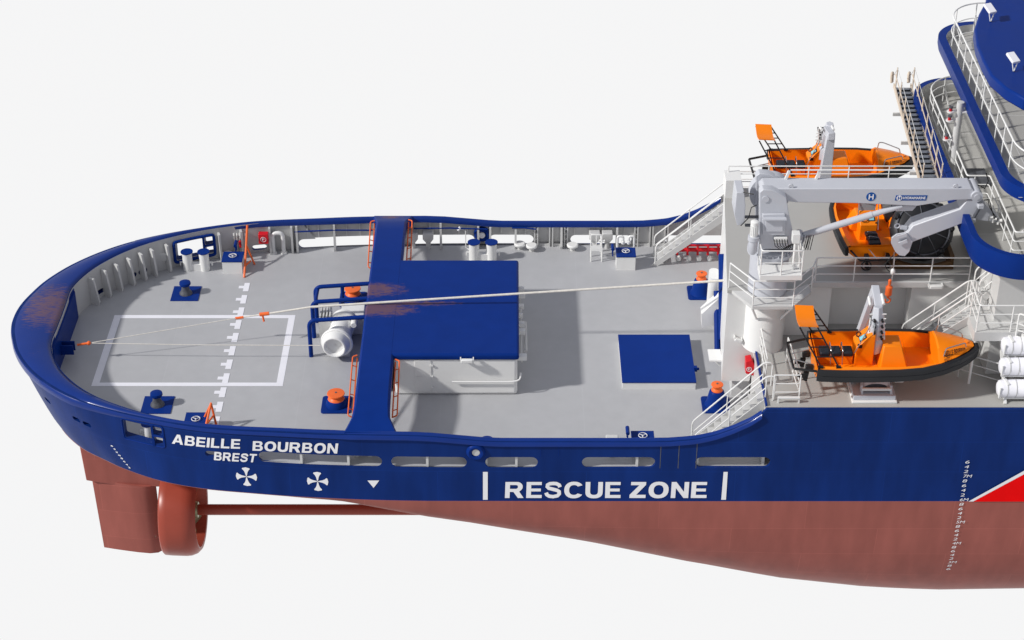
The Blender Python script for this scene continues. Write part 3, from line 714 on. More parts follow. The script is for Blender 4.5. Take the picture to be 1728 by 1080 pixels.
ladder(-4.26,-6.0,-3.5,2.3,3.1,1,'orange ladder on the near end of the beam, next to the deckhouse wall')
# bitts
def bitts(x,y,label,sd=1,w=.62,h=.62,r=.19):
    t=thing('double_bollard',label,'bollard',(x,y,ZD),'blue-capped double bollards')
    for s in (-1,1):
        b=MB();b.lathe([(r,0),(r,h)],(x+s*w/2,y,ZD),n=24);p=b.build('post',M['white'],t)
        b=MB();b.lathe([(r+.05,h),(r+.05,h+.035)],(x+s*w/2,y,ZD),n=24);b.build('cap',M['blue'],p)
    b=MB();b.box(x-w/2,x+w/2,y-.13,y+.13,ZD,ZD+.3);b.build('bridge',M['white'],t)
    for s in (-1,1):
        b=MB();b.tube([(x+s*(w/2+r-.02),y,1.75),(x+s*(w/2+r+.1),y,1.75),(x+s*(w/2+r+.1),y,1.6)],.03,6);b.build('horn',M['white'],t)
bitts(-12.86,5.7,'white double bollard with blue caps below the blue-framed far opening',w=.68,h=.82,r=.2)
bitts(-1.2,6.5,'white double bollard with blue caps below the blue far fairlead ring',w=.72,h=.8,r=.21)
bitts(-1.25,-7.0,'double bollard whose two blue caps show over the near rail beside the deckhouse',w=.75)
bitts(-12.6,-6.0,'white double bollard seen through the near stern opening')
# vents
def box_vent(x,y,label):
    t=thing('box_vent',label,'vent',(x,y,ZD),'grey gooseneck vent heads')
    b=MB();b.lathe([(.1,0),(.1,.3)],(x,y,ZD),n=14);b.build('pipe',M['grey'],t)
    b=MB();vs=[];
    for w,d,z in ((.1,.1,.28),(.22,.2,.5),(.22,.2,.78)):vs+=[(x-w,y-d,ZD+z),(x+w,y-d,ZD+z),(x+w,y+d,ZD+z),(x-w,y+d,ZD+z)]
    fs=[(3,2,1,0),(8,9,10,11)]
    for k in (0,4):fs+=[(k+i,k+(i+1)%4,k+4+(i+1)%4,k+4+i) for i in range(4)]
    b.add(vs,fs);b.build('head',M['grey'],t,bevel=.03)
q=PZ(276,452,ZD);box_vent(q.x,q.y,'box-headed vent against the far stern quarter, left of the blue-framed opening')
for px,l in ((697,'box-headed vent next to the beam at the far bulwark'),(723,'box-headed vent second from the beam at the far bulwark'),(1003,'box-headed vent behind the white slatted stand'),(1024,'box-headed vent between the slatted stand and the hatch box')):
    q=PZ(px,418,ZD);box_vent(q.x,q.y,l)
for x,l in ((-5.0+.0,'box-headed vent seen through the long slot below the name lettering, aft one'),(-5.45,'box-headed vent seen through the long slot below the name lettering, second one'),(3.5,'box-headed vent seen through the slot above the last letters of the zone lettering')):
    box_vent(x,-7.05,l)
def mushroom(px,py,label,y=None):
    q=PZ(px,py,ZD);t=thing('mushroom_vent',label,'vent',q,'round mushroom vents')
    b=MB();b.lathe([(.1,0),(.1,.2)],q,n=14);b.build('pipe',M['grey'],t)
    b=MB();b.lathe([(.12,.16),(.23,.19),(.24,.26),(.2,.29)],q,n=24);b.build('head',M['white'],t)
mushroom(877,420,'round white mushroom vent left of its twin at the far bulwark gate');mushroom(897,423,'round white mushroom vent closest to the far bulwark gate')
mushroom(966,422,'round white mushroom vent alone between the gates and the slatted stand');mushroom(385,437,'round white vent beside the far hatch lid with a blue counterweight')
# swan-neck pipes
def swan(pts,label,r=.05,m='white'):
    t=thing('swan_neck_pipe',label,'pipe',pts[0]);b=MB();b.tube(pts,r,10,fillet=.16,k=6);b.build('pipe',M[m],t)
    b=MB();e=Vector(pts[-1]);b.lathe([(r*1.6,-.02),(r*1.6,.1)],e,(0,0,-1),n=12);b.build('outlet',M[m],t);return t
q=PZ(462,427,ZD);
t=thing('vent_loop','thick white inverted-U pipe standing at the far bulwark right of the red fire box','pipe',q)
b=MB();b.tube([q,q+Vector((0,0,.95)),q+Vector((.42,.02,.95)),q+Vector((.42,0,0))],.085,12,fillet=.21,k=7);b.build('pipe',M['white'],t)
for d in (0,.42):
    b=MB();b.lathe([(.14,0),(.14,.05)],q+Vector((d,0,0)),n=16);b.build('flange',M['white'],t)
swan([(4.32,6.5,1.4),(4.32,6.5,2.5),(4.55,6.5,2.5),(4.55,6.5,2.25)],'white swan-neck pipe behind the far hatch box, stern side')
swan([(5.0,6.5,1.4),(5.0,6.5,2.5),(4.78,6.5,2.5),(4.78,6.5,2.25)],'white swan-neck pipe behind the far hatch box, bow side')
# slatted stand
q=PZ(1006,437,ZD);t=thing('slatted_stand','white slatted stand on four legs near the far bulwark','stand',q)
for dx in (-.22,.22):
    for dy in (-.2,.2):
        b=MB();b.cyl(q+Vector((dx,dy,0)),q+Vector((dx,dy,.5)),.03,n=6);b.build('leg',M['white'],t)
for k in range(5):
    b=MB();b.box(q.x-.24,q.x+.24,q.y-.22+.1*k,q.y-.17+.1*k,q.z+.5,q.z+.54);b.build('slat',M['white'],t)
b=MB();b.tube([q+Vector((-.22,.2,.5)),q+Vector((-.22,.25,1.0)),q+Vector((.22,.25,1.0)),q+Vector((.22,.2,.5))],.03,6,fillet=.05);b.tube([q+Vector((0,.2,.5)),q+Vector((0,.25,1.0))],.025,6);b.build('backrest',M['white'],t)
q=PZ(1014,424,ZD);t=thing('hydrant','small white deck hydrant beside the slatted stand','hydrant',q);b=MB();b.cyl(q,q+Vector((0,0,.6)),.05,n=10);b.build('body',M['white'],t);b=MB();b.cyl(q+Vector((-.1,0,.5)),q+Vector((.15,0,.5)),.05,n=10);b.build('outlet',M['white'],t)
q=PZ(786,418,ZD);t=thing('valve_stand','thin white valve pipe at the far bulwark left of the fairlead ring','valve',q);b=MB();b.tube([q+Vector((.3,-.3,0)),q,q+Vector((0,0,.85)),q+Vector((-.25,0,.9))],.022,6,fillet=.05);b.build('pipe',M['white'],t);b=MB();b.cyl(q+Vector((-.32,0,.84)),q+Vector((-.2,0,.98)),.07,n=8);b.build('valve',M['mark'],t)
# fire boxes
def letter_box(name,label,c,sx,sz,face):
    t=thing(name,label,'fire box',c)
q=PY(445,394,6.95);q.z=2.22;y=6.72
t=thing('fire_hose_box','red fire hose box with a ringed white F on the far bulwark','fire box',(q.x,y+.2,1.8))
b=MB();b.box(q.x-.2,q.x+.2,y,y+.25,q.z-.22,q.z+.24);b.build('cabinet',M['red'],t,bevel=.02)
def fsign(c,ux,uy,par,s=1.0):
    c=Vector(c);ux=Vector(ux);uy=Vector(uy);nr=ux.cross(uy)
    b=MB();b.tube([c+(ux*math.cos(2*PI*k/24)+uy*math.sin(2*PI*k/24))*.11*s for k in range(24)],.009,6,closed=True)
    text_on(b,'F',lambda u,v:c+ux*(u-.5)*.09*s+uy*(v-.5)*.12*s,.02);b.build('fire_symbol',M['mark'],par)
fsign((q.x,y-.012,q.z),(1,0,0),(0,0,1),t)
# hose reel rack: five thin poles with a red extinguisher
for i in range(5):
    q=PY(395+i*4.6,404,6.75);t2=thing('boat_hook','grey pole with pale head, number %s from the left on the far bulwark'%['one','two','three','four','five'][i],'pole',(q.x,6.75,1.5),'poles racked on the far bulwark')
    b=MB();b.cyl((q.x,6.72,1.5),(q.x,6.85,2.45),.018,n=6);b.build('shaft',M['grey'],t2);b=MB();b.cyl((q.x,6.84,2.34),(q.x,6.86,2.44),.035,n=8);b.build('head',M['white'],t2)
t=thing('fire_extinguisher','small red extinguisher hung on the far bulwark beside the pole rack','extinguisher',(-11.2,6.7,1.8));b=MB();b.lathe([(.05,0),(.07,.05),(.07,.28),(.03,.34)],(-11.15,6.7,1.86),n=12);b.build('bottle',M['red'],t);b=MB();b.cyl((-11.15,6.7,2.2),(-11.15,6.7,2.27),.02,n=8);b.build('valve',M['blackm'],t)
# red manifold
t=thing('valve_manifold','red valve manifold pipe under the far stairs','manifold',(7.3,6.5,1.6));b=MB();b.tube([(6.75,6.7,1.75),(8.6,6.7,1.75)],.09,10);b.tube([(6.75,6.7,1.95),(8.6,6.7,1.95)],.05,8)
for k in range(5):b.cyl((6.8+.42*k,6.7,1.95),(6.8+.42*k,6.6,1.55),.05,n=8)
b.build('pipe',M['red'],t)
for k in range(4):
    b=MB();b.lathe([(.09,0),(.1,.1),(.05,.2)],(6.85+.42*k,6.4,1.42),n=10);b.build('valve',M['white'],t)
# stairs
stairs('deck_stairs','grey stairs with white handrails up the far bulwark above the red manifold',(5.85,6.4,1.4),(8.6,6.4,3.9),.75,11)
stairs('deck_stairs','grey stairs with white handrails climbing beside the near rail to the boat deck',(6.35,-6.75,1.4),(8.7,-6.75,3.9),.8,10)
# tow rope and shackles
def pt(px,py,y):return PY(px,py,y)
rA=Vector((-16.45,-.98,1.95))
rB=Vector((-9.85,1.45,2.6));rC=PY(445,531,.9)
rC=Vector((-9.0,.55,2.95)); 
P_end=PY(1226,473,0.0)
t=thing('tow_rope','long pale tow rope stretched over deck and blue deckhouse roof to the winch house','tow rope',(0,0,3.3))
k1=PY(404,536,0.3);k2=PY(447,530,.25);k3=PY(525,518,.1);e=PY(1228,473,-.1)
b=MB();b.tube([k3,e],.046,10);b.build('thick_rope',M['rope'],t)
b=MB();b.tube([k2,k3],.038,8);b.tube([k1,k2],.03,8);b.build('pendant',M['rope'],t)
a0=PY(150,579,-.95)
b=MB();b.tube([a0,k1],.016,6);b.tube([a0,PY(330,582,-1.0),PY(540,583,-1.0)],.016,6);b.build('messenger_line',M['rope'],t)
t=thing('rope_shackle','bigger orange shackle with hanging pin, joining pale rope and pendant above the landing box','shackle',k2)
b=MB();b.tube([k2-Vector((.2,0,.02)),k2+Vector((.16,0,.03))],.075,10);b.build('body',M['orange'],t);b=MB();b.tube([k2-Vector((.1,0,0)),k2-Vector((.05,.05,.3))],.04,8);b.build('pin',M['orange'],t)
t=thing('rope_shackle','small orange shackle over the dashed deck line','shackle',k1);b=MB();b.tube([k1-Vector((.16,0,.03)),k1+Vector((.16,0,.02))],.05,8);b.build('body',M['orange'],t)
t=thing('rope_shackle','orange shackle and link hooked to the blue stern block','shackle',a0);b=MB();b.tube([a0,a0-Vector((.45,0,.08))],.045,8);b.sph(a0,.085);b.build('body',M['orange'],t)
# ================================================================== winch house and crane deck
wh=thing('winch_house','white winch house with blue tow guides on its wall and railed crane deck above','winch house',(8.6,0,ZD))
b=MB();b.prism([(8.2,3.8),(7.62,-3.7),(8.66,-3.7),(8.66,3.8)],2.3,6.075)
b.build('aft_wall',M['white'],wh,bevel=.04)
b=MB();b.prism([(8.3,3.6),(8.05,-3.4),(8.69,-3.5),(8.69,3.6)],1.4,2.32);b.build('wall_base',M['grey'],wh)
b=MB();b.ext([(7.62,-3.72,2.32),(8.62,-3.72,2.3),(8.9,-3.72,3.9),(8.9,-3.72,6.15),(7.62,-3.72,6.15)],(0,.1,0));b.build('side_wall',M['white'],wh)
b=MB();b.box(8.66,11.4,-3.1,3.6,3.9,6.08);b.box(14.25,17,-3.1,3.6,3.9,6.08);b.box(11.4,14.25,-2.35,3.6,3.9,6.08);b.build('near_wall',M['white'],wh)
b=MB();b.prism([(8.2,3.8),(7.6,-3.75),(9.6,-3.9),(10.6,-3.25),(17,-3.25),(17,3.8)],6.08,6.2);b.build('crane_deck',M['deck2'],wh)
b=MB();b.box(10.6,17,-3.3,-3.2,6.03,6.24);b.build('deck_edge',M['grey'],wh)
b=MB();q=[PY(1222,298,3.75),PY(1254,300,3.75)];b.box(8.15,8.75,3.0,3.85,6.2,6.95);b.build('raised_cabin_edge',M['white'],wh)
# blue guide posts on the aft wall
for pts,r in (([(7.95,.0+.9,4.95),(7.98,-.6,2.1)],.17),([(7.95,.9,4.9),(8.05,-1.3,1.75)],.13),([(7.8,.75,3.4),(7.8,-.75,1.6)],.13)):
    b=MB();b.tube([Vector(p) for p in pts],r,10);b.build('tow_guide',M['blue'],wh)
b=MB();b.tube([(7.72,1.55,2.1),(7.72,1.4,3.9)],.2,12);b.tube([(7.75,1.2,3.3),(7.75,1.1,3.9)],.26,12);b.build('roller',M['white'],wh)
b=MB();b.ext([(7.2,.2,2.7),(7.9,.2,3.5),(7.95,.2,2.2),(7.25,.2,2.1)],(0,.5,0));b.build('rope_chute',M['white'],wh)
b=MB();b.box(7.25,7.72,-2.75,-2.0,2.5,2.56);b.bar((7.3,-2.4,2.5),(7.7,-2.4,2.1),.06);b.build('wall_step',M['white'],wh)
# red fire box, near
c=PY(1265,622,-4.2);t=thing('fire_hose_box','red fire box with a ringed F on the winch house beside the near stairs','fire box',c)
b=MB();b.ext([c+Vector(v) for v in ((-.13,0,-.22),(.16,0,-.32),(.2,0,.1),(.05,0,.35),(-.15,0,.3))],(0,.4,0));b.build('cabinet',M['red'],t,bevel=.02)
fsign(c+Vector((-.02,-.02,-.02)),(1,0,0),(0,0,1),t,.8)
floodlamp(PY(1245,570,-3.72),'small white floodlight on the white winch house wall below the round crane platform',l=.3,ax=(.8,0,-.4))
floodlamp(PY(1578,480,-3.3),'small white floodlight on the grey wall under the crane deck railing')
# ================================================================== crane
PC=Vector((9.0,-3.65,3.9))
cr_=thing('deck_crane','pale grey folded knuckle-boom crane on a round pedestal with an orange hook','crane',PC)
b=MB();b.lathe([(.74,0),(.71,.2),(.71,2.3)],(9.0,-3.65,3.9),n=40,cap=False);b.build('pedestal',M['white'],cr_)
b=MB();b.lathe([(.68,0),(.68,1.7)],(9.0,-3.65,6.2),n=40);b.build('column',M['crane'],cr_)
b=MB();b.lathe([(.8,0),(.8,.12),(.72,.14),(.72,.22)],(9.0,-3.65,7.75),n=40);
for k in range(24):
    a=2*PI*k/24;b.cyl((9+.76*math.cos(a),-3.65+.76*math.sin(a),7.87),(9+.76*math.cos(a),-3.65+.76*math.sin(a),7.95),.03,n=6)
b.build('slewing_ring',M['crane'],cr_)
YF=-4.35
def XZ(lst,y):return [PY(px,py,y) for px,py in lst]
b=MB();b.ext(XZ([(1282,325),(1288,320),(1305,321),(1327,333),(1331,360),(1345,421),(1282,420)],YF),(0,.35,0));b.build('cheek_plate',M['crane'],cr_,bevel=.02)
b=MB();b.ext(XZ([(1282,325),(1288,320),(1305,321),(1327,333),(1331,360),(1345,421),(1282,420)],YF),(0,.35,0));
for i in range(len(b.v)):b.v[i]=(b.v[i][0],b.v[i][1]+1.15,b.v[i][2])
b.build('cheek_plate',M['crane'],cr_,bevel=.02)
b=MB();b.ext(XZ([(1284,372),(1326,372),(1340,420),(1284,420)],-4.0),(0,.8,0));b.build('turret_core',M['crane'],cr_)
def pbox(x0,y0,x1,y1,yy,d,name,m,parent,bev=.02):
    b=MB();b.ext(XZ([(x0,y0),(x1,y0),(x1,y1),(x0,y1)],yy),(0,d,0));return b.build(name,m,parent,bevel=bev)
pb=pbox(1287,362,1325,397,YF-.12,.12,'control_cabinet',M['crane'],cr_)
pbox(1292,372,1321,391,YF-.17,.05,'cabinet_door',M['crane'],pb,.01)
b=MB();q=PY(1286,365,YF);b.box(q.x,q.x+.8,YF-.3,YF,q.z,q.z+.04);b.build('cabinet_hood',M['crane'],cr_)
b=MB();b.lathe([(.72,0),(.72,.35)],(PY(1300,327,-3.05).x,-3.05,PY(1300,327,-3.05).z),(0,1,0),n=40);b.build('winch_housing',M['crane'],cr_)
pt_=[PY(1272,398,-4.5),PY(1272,373,-4.5)]
b=MB();b.lathe([(.13,0),(.13,.42),(.12,.44),(.14,.46),(.14,.56),(.08,.6)],pt_[0],n=20)
for k in range(16):
    a=2*PI*k/16;b.box(pt_[0].x+.135*math.cos(a)-.008,pt_[0].x+.135*math.cos(a)+.008,pt_[0].y+.135*math.sin(a)-.008,pt_[0].y+.135*math.sin(a)+.008,pt_[0].z+.05,pt_[0].z+.42)
b.build('slewing_motor',M['white'],cr_)
b=MB();b.lathe([(.1,-.7),(.16,-.6),(.16,-.2),(.2,-.15),(.2,0)],pt_[0],n=20);b.build('gearbox',M['crane'],cr_)
# lamp cabinet at left
c=PY(1250,352,-4.1);b=MB();b.ext([PY(1243,325,-4.1),PY(1256,325,-4.1),PY(1258,348,-4.1),PY(1256,378,-4.1),PY(1244,381,-4.1),PY(1239,362,-4.1)],(0,.9,0));o=b.build('operator_screen',M['crane'],cr_,bevel=.02)
b=MB();b.bar(PY(1257,366,-3.9),PY(1284,366,-3.9),.08);b.bar(PY(1257,380,-3.9),PY(1284,380,-3.9),.08);b.build('screen_bracket',M['dgrey'],cr_)
b=MB();b.tube([PY(1250,381,-4.15),PY(1263,368,-4.2),PY(1268,350,-4.3),PY(1277,346,-4.35)],.018,6);b.tube([PY(1250,324,-4),PY(1262,326,-4.2),PY(1272,328,-4.3)],.018,6);b.build('cable',M['blackm'],cr_)
# operator basket
b=MB();b.box(8.5,9.95,-5.1,-4.35,7.42,7.62);bk=b.build('basket_floor',M['white'],cr_,bevel=.01)
b=MB();railing(b,[(8.5,-4.4,7.62),(8.5,-5.07,7.62),(9.92,-5.07,7.62),(9.92,-4.4,7.62)],.95,2,.75);b.build('basket_railing',M['white'],cr_)
b=MB();c=PY(1343,400,-4.7);b.box(c.x-.13,c.x+.13,c.y-.15,c.y+.15,c.z-.18,c.z+.18);b.cyl(c-Vector((0,0,.18)),(c.x,c.y,7.62),.05,n=8);b.cyl(c-Vector((-.1,.1,.18)),(c.x+.25,c.y,7.62),.03,n=6);b.build('control_stand',M['white'],cr_,bevel=.01)
b=MB()
for i in range(6):
    x0=1306+i*4.5;b.tube([PY(x0,404,-4.5),PY(x0+2,415,-4.6),PY(x0+12,422,-4.7),PY(1339,410-i*.8,-4.6)],.017,6)
for i in range(3): b.tube([PY(1357+5*i,397,-4.3),PY(1353+4*i,418,-4.4),PY(1359+4*i,422,-4.4),PY(1365+4*i,397,-4.2)],.014,6)
b.build('hydraulic_hose',M['blackm'],cr_)
b=MB();b.box(PY(1306,402,-4.4).x,PY(1328,402,-4.4).x,-4.5,-4.36,PY(1306,408,-4.4).z,PY(1306,399,-4.4).z);b.build('valve_block',M['white'],cr_,bevel=.01)
# main boom
Yb=-4.02;bd=.78
side=XZ([(1290,318),(1640,318),(1648,325),(1654,337),(1609,338),(1547,348),(1440,343),(1345,342),(1288,334),(1284,325)],Yb)
top=side
b=MB();b.ext(side,(0,bd,0));boom=b.build('main_boom',M['crane'],cr_,bevel=.03)
b=MB();q=PY(1540,350,Yb);b.ext(XZ([(1505,346),(1547,348),(1540,356),(1512,357)],Yb+.15),(0,.45,0));b.build('cylinder_bracket',M['crane'],cr_,bevel=.02)
b=MB();q=PY(1290,328,Yb);b.cyl((q.x,Yb-.36,q.z),(q.x,Yb+1.2,q.z),.12,n=20);b.build('pivot_pin',M['crane'],cr_)
q=PY(1648,330,Yb);b=MB();b.cyl((q.x,Yb-.1,q.z),(q.x,Yb+bd+.1,q.z),.2,n=24);b.cyl((q.x,Yb-.13,q.z),(q.x,Yb-.1,q.z),.1,n=16);b.build('elbow_pin',M['crane'],cr_)
for px in (1335,1613,1700):
    if px<1650:
        b=MB();q=PY(px,318,Yb);b.lathe([(.09,-.03),(.04,-.03),(.04,.03),(.09,.03),(.09,-.03)],(q.x,Yb+.05,q.z+.05),(0,1,0),n=16,cap=False);b.build('lifting_eye',M['crane'],boom)
for px in (1330,1381):
    b=MB();q=PY(px,300,Yb+bd);b.bar((q.x-.1,q.y-.1,q.z),(q.x+.0,q.y-.1,q.z+.32),.1,.08);b.build('boom_stay',M['white'],boom)
b=MB();q0=PY(1333,300,-3.4);q1=PY(1381,300,-3.4);b.tube([(q0.x,-3.4,q0.z+.3),(PY(1660,300,-3.4).x-2.4,-3.4,q0.z+.3)],.025,6);b.build('boom_pipe',M['white'],boom)
# logos on boom side
yl=Yb-.006
c=PY(1470,332,yl);b=MB();b.cyl((c.x,yl-.004,c.z),(c.x,yl+.03,c.z),.165,n=36);lg=b.build('round_logo',M['logo'],boom)
b=MB();text_on(b,'H',lambda u,v:Vector((c.x+(u-.5)*.17,yl-.012,c.z+(v-.5)*.2)),.03);b.build('logo_letter',M['mark'],lg)
c=PY(1537,334,yl);b=MB();b.ext([(c.x-.54,yl-.003,c.z-.10),(c.x+.53,yl-.003,c.z-.10),(c.x+.56,yl-.003,c.z+.10),(c.x-.51,yl-.003,c.z+.10)],(0,.02,0));lg=b.build('name_plate',M['logo'],boom)
b=MB();b.cyl((c.x-.39,yl-.012,c.z),(c.x-.39,yl-.006,c.z),.10,n=28);b.build('plate_disc',M['mark'],lg)
b=MB();text_on(b,'H',lambda u,v:Vector((c.x-.39+(u-.5)*.11,yl-.018,c.z+(v-.5)*.13)),.03);b.build('disc_letter',M['logo'],lg)
b=MB();text_on(b,'HYDRAMARINE',lambda u,v:Vector((c.x-.26+u*.76,yl-.012,c.z-.045+v*.1)),.03);b.build('plate_lettering',M['mark'],lg)
# jib
Yj=-3.98
b=MB();b.ext(XZ([(1632,338),(1620,353),(1541,381),(1528,397),(1534,411),(1638,372),(1652,352),(1655,338)],Yj),(0,.62,0));jib=b.build('jib',M['crane'],cr_,bevel=.03)
b=MB();b.ext(XZ([(1645,352),(1662,345),(1680,360),(1688,370),(1684,376),(1646,371)],Yj+.1),(0,.4,0));b.build('jib_gusset',M['crane'],cr_,bevel=.02)
pts=[]
c=PY(1521,414,Yj+.15)
hull_=[(1529,393),(1513,396),(1505,402),(1504,411),(1511,425),(1518,431),(1527,432),(1534,425),(1540,408)]
b=MB();b.ext(XZ(hull_,Yj-.06),(0,.07,0));b.build('sheave_plate',M['crane'],cr_)
b=MB();b.ext(XZ(hull_,Yj+.55),(0,.07,0));b.build('sheave_plate',M['crane'],cr_)
b=MB();q=PY(1519,415,Yj);b.cyl((q.x,Yj+.02,q.z),(q.x,Yj+.54,q.z),.22,n=24);b.build('sheave',M['dgrey'],cr_)
for a,d in (((1512,401),(1530,396)),((1517,412),(1531,406))):
    b=MB();b.bar(PY(*a,Yj-.12),PY(*d,Yj-.12),.05,.12);b.build('stiffener',M['crane'],cr_)
b=MB();q=PY(1514,381,Yj+.2);b.tube([(q.x+.085*math.cos(2*PI*k/16),q.y,q.z+.085*math.sin(2*PI*k/16)) for k in range(16)],.025,6,closed=True);b.bar(PY(1519,383,Yj+.2),PY(1530,384,Yj+.2),.12);b.build('boom_lug',M['crane'],cr_)
b=MB();b.cyl(PY(1652,352,Yj-.15),PY(1642,369,Yj-.15),.06,n=12);b.build('damper_rod',M['dgrey'],cr_)
for a in ((1655,348),(1641,371)):
    b=MB();q=PY(*a,Yj-.15);b.box(q.x-.1,q.x+.1,q.y-.08,q.y+.15,q.z-.08,q.z+.08);b.build('damper_end',M['crane'],cr_,bevel=.02)
b=MB();
for o_ in (0,2.5):b.tube([PY(1661+o_,338,Yj),PY(1667+o_,336,Yj-.1),PY(1670+o_,350,Yj-.1),PY(1684-o_*2,372,Yj-.05)],.016,6)
b.tube([PY(1650,312,Yj+.3),PY(1662,318,Yj+.4),PY(1668,305,Yj+.5),PY(1664,292,Yj+.5)],.02,6)
b.build('jib_hose',M['blackm'],cr_)
for px,py in ((1670,366),(1676,369),(1685,372)):
    b=MB();q=PY(px,py,Yj);b.cyl(q,q+Vector((.12,-.05,.03)),.06,n=8);b.cyl(q,q+Vector((0,0,-.15)),.04,n=8);b.build('valve',M['white'],cr_)
# luffing cylinder
b=MB();A_,B_=PY(1356,397,-3.98),PY(1522,347,-3.9);b.cyl(A_,A_.lerp(B_,.7),.12,n=20);b.cyl(A_.lerp(B_,.7),B_,.10,n=16);b.build('lift_cylinder',M['crane'],cr_)
b=MB();q=PY(1350,400,-4.0);b.cyl(q-Vector((0,.2,0)),q+Vector((0,.3,0)),.15,n=16);b.bar(PY(1336,408,-4.0),q,.2);b.build('cylinder_foot',M['crane'],cr_,bevel=.02)
# hook
b=MB();b.tube([PY(1520,418,-3.8),PY(1503,435,-3.8),PY(1493,446,-3.85),PY(1497,455,-3.85),PY(1506,461,-3.85)],.016,6);b.build('hose_loop',M['blackm'],cr_)
hx=PY(1507,455,-3.85)
b=MB();b.tube([PY(1509,425,-3.85),hx,(hx.x-.02,hx.y,hx.z-.45)],.012,6);b.build('hoist_wire',M['steel'],cr_)
b=MB();b.sph((hx.x,hx.y,hx.z-.08),.085,sz=1.5);b.build('limit_weight',M['white'],cr_)
b=MB();o=Vector((hx.x-.06,hx.y,hx.z-.4));b.lathe([(.03,.0),(.06,-.03),(.05,-.25),(.07,-.27),(.12,-.3),(.125,-.62),(.08,-.66),(.04,-.75)],o,n=18)
h=[o+Vector((0,0,-.75))]+[o+Vector((.095*math.sin(a),0,-.86+.095*math.cos(a))) for a in [R(10+k*32) for k in range(10)]]
b.tube(h,.032,8);b.build('hook_block',M['orange'],cr_)
# platform round the pedestal
pl=thing('crane_platform','many-sided white railed platform around the crane pedestal','platform',(9,-4.3,6.2))
pp=[PZ(1230,486,6.2),PZ(1270,517,6.2),PZ(1338,517,6.2),PZ(1369,492,6.2)]
b=MB();poly=[(p.x,p.y) for p in pp]+[(10.5,-3.32),(7.9,-3.77)]
b.prism(poly,6.07,6.195);b.build('floor_plate',M['grey'],pl)
b=MB();railing(b,[(p.x,p.y+.04,6.2) for p in pp],1.0,3,1.6,fillet=.06);b.build('railing',M['white'],pl)
b=MB()
for a in (pp[1],pp[2]):b.tube([(a.x,a.y+.1,6.07),(9+(a.x-9)*.6,-4.3,5.35)],.04,6)
b.build('bracket',M['white'],pl)
# crane deck railing
t=thing('railing','long three-bar white railing along the near edge of the crane deck','railing',(12,-3.2,6.2),'white deck railings')
b=MB();railing(b,[(pp[3].x,pp[3].y+.05,6.2),(10.75,-3.2,6.2),(16.2,-3.2,6.2)],1.0,3,1.35);b.build('rails_and_posts',M['white'],t)
t=thing('railing','thin white railing along the far edge of the crane deck behind the boom','railing',(10,3.7,6.2),'white deck railings')
b=MB();railing(b,[(8.3,3.7,6.2),(16,3.7,6.2)],1.0,3,1.4);b.build('rails_and_posts',M['white'],t)
t=thing('railing','white railing at the head of the far stairs','railing',(9.2,7,3.9),'white deck railings')
b=MB();railing(b,[(8.8,6.0,3.9),(8.8,4.0,3.9)],1.05,3,1.0);railing(b,[(8.9,7.5,3.9),(15.4,7.5,3.9)],1.05,3,1.5);b.build('rails_and_posts',M['white'],t)
t=thing('railing','white railing enclosing the head of the near stairs beside the red fire box','railing',(9,-6,3.9),'white deck railings')
b=MB();railing(b,[(8.82,-4.1,3.9),(8.82,-6.2,3.9)],1.05,3,1.1);b.build('rails_and_posts',M['white'],t)
b=MB();railing(b,[(8.95,-7.25,3.9),(9.85,-7.25,3.9),(9.7,-4.9,3.9)],1.05,3,1.2);b.build('rails_and_posts',M['white'],t)
t=thing('step','low white step frame just inside the hull edge at the head of the near stairs','step',(9.4,-7.4,3.9))
b=MB();b.bar((9.1,-7.4,4.12),(9.85,-7.4,4.12),.1,.05);b.build('tread',M['white'],t)
for x in (9.12,9.83):
    b=MB();b.bar((x,-7.4,3.9),(x,-7.4,4.12),.05);b.build('leg',M['white'],t)
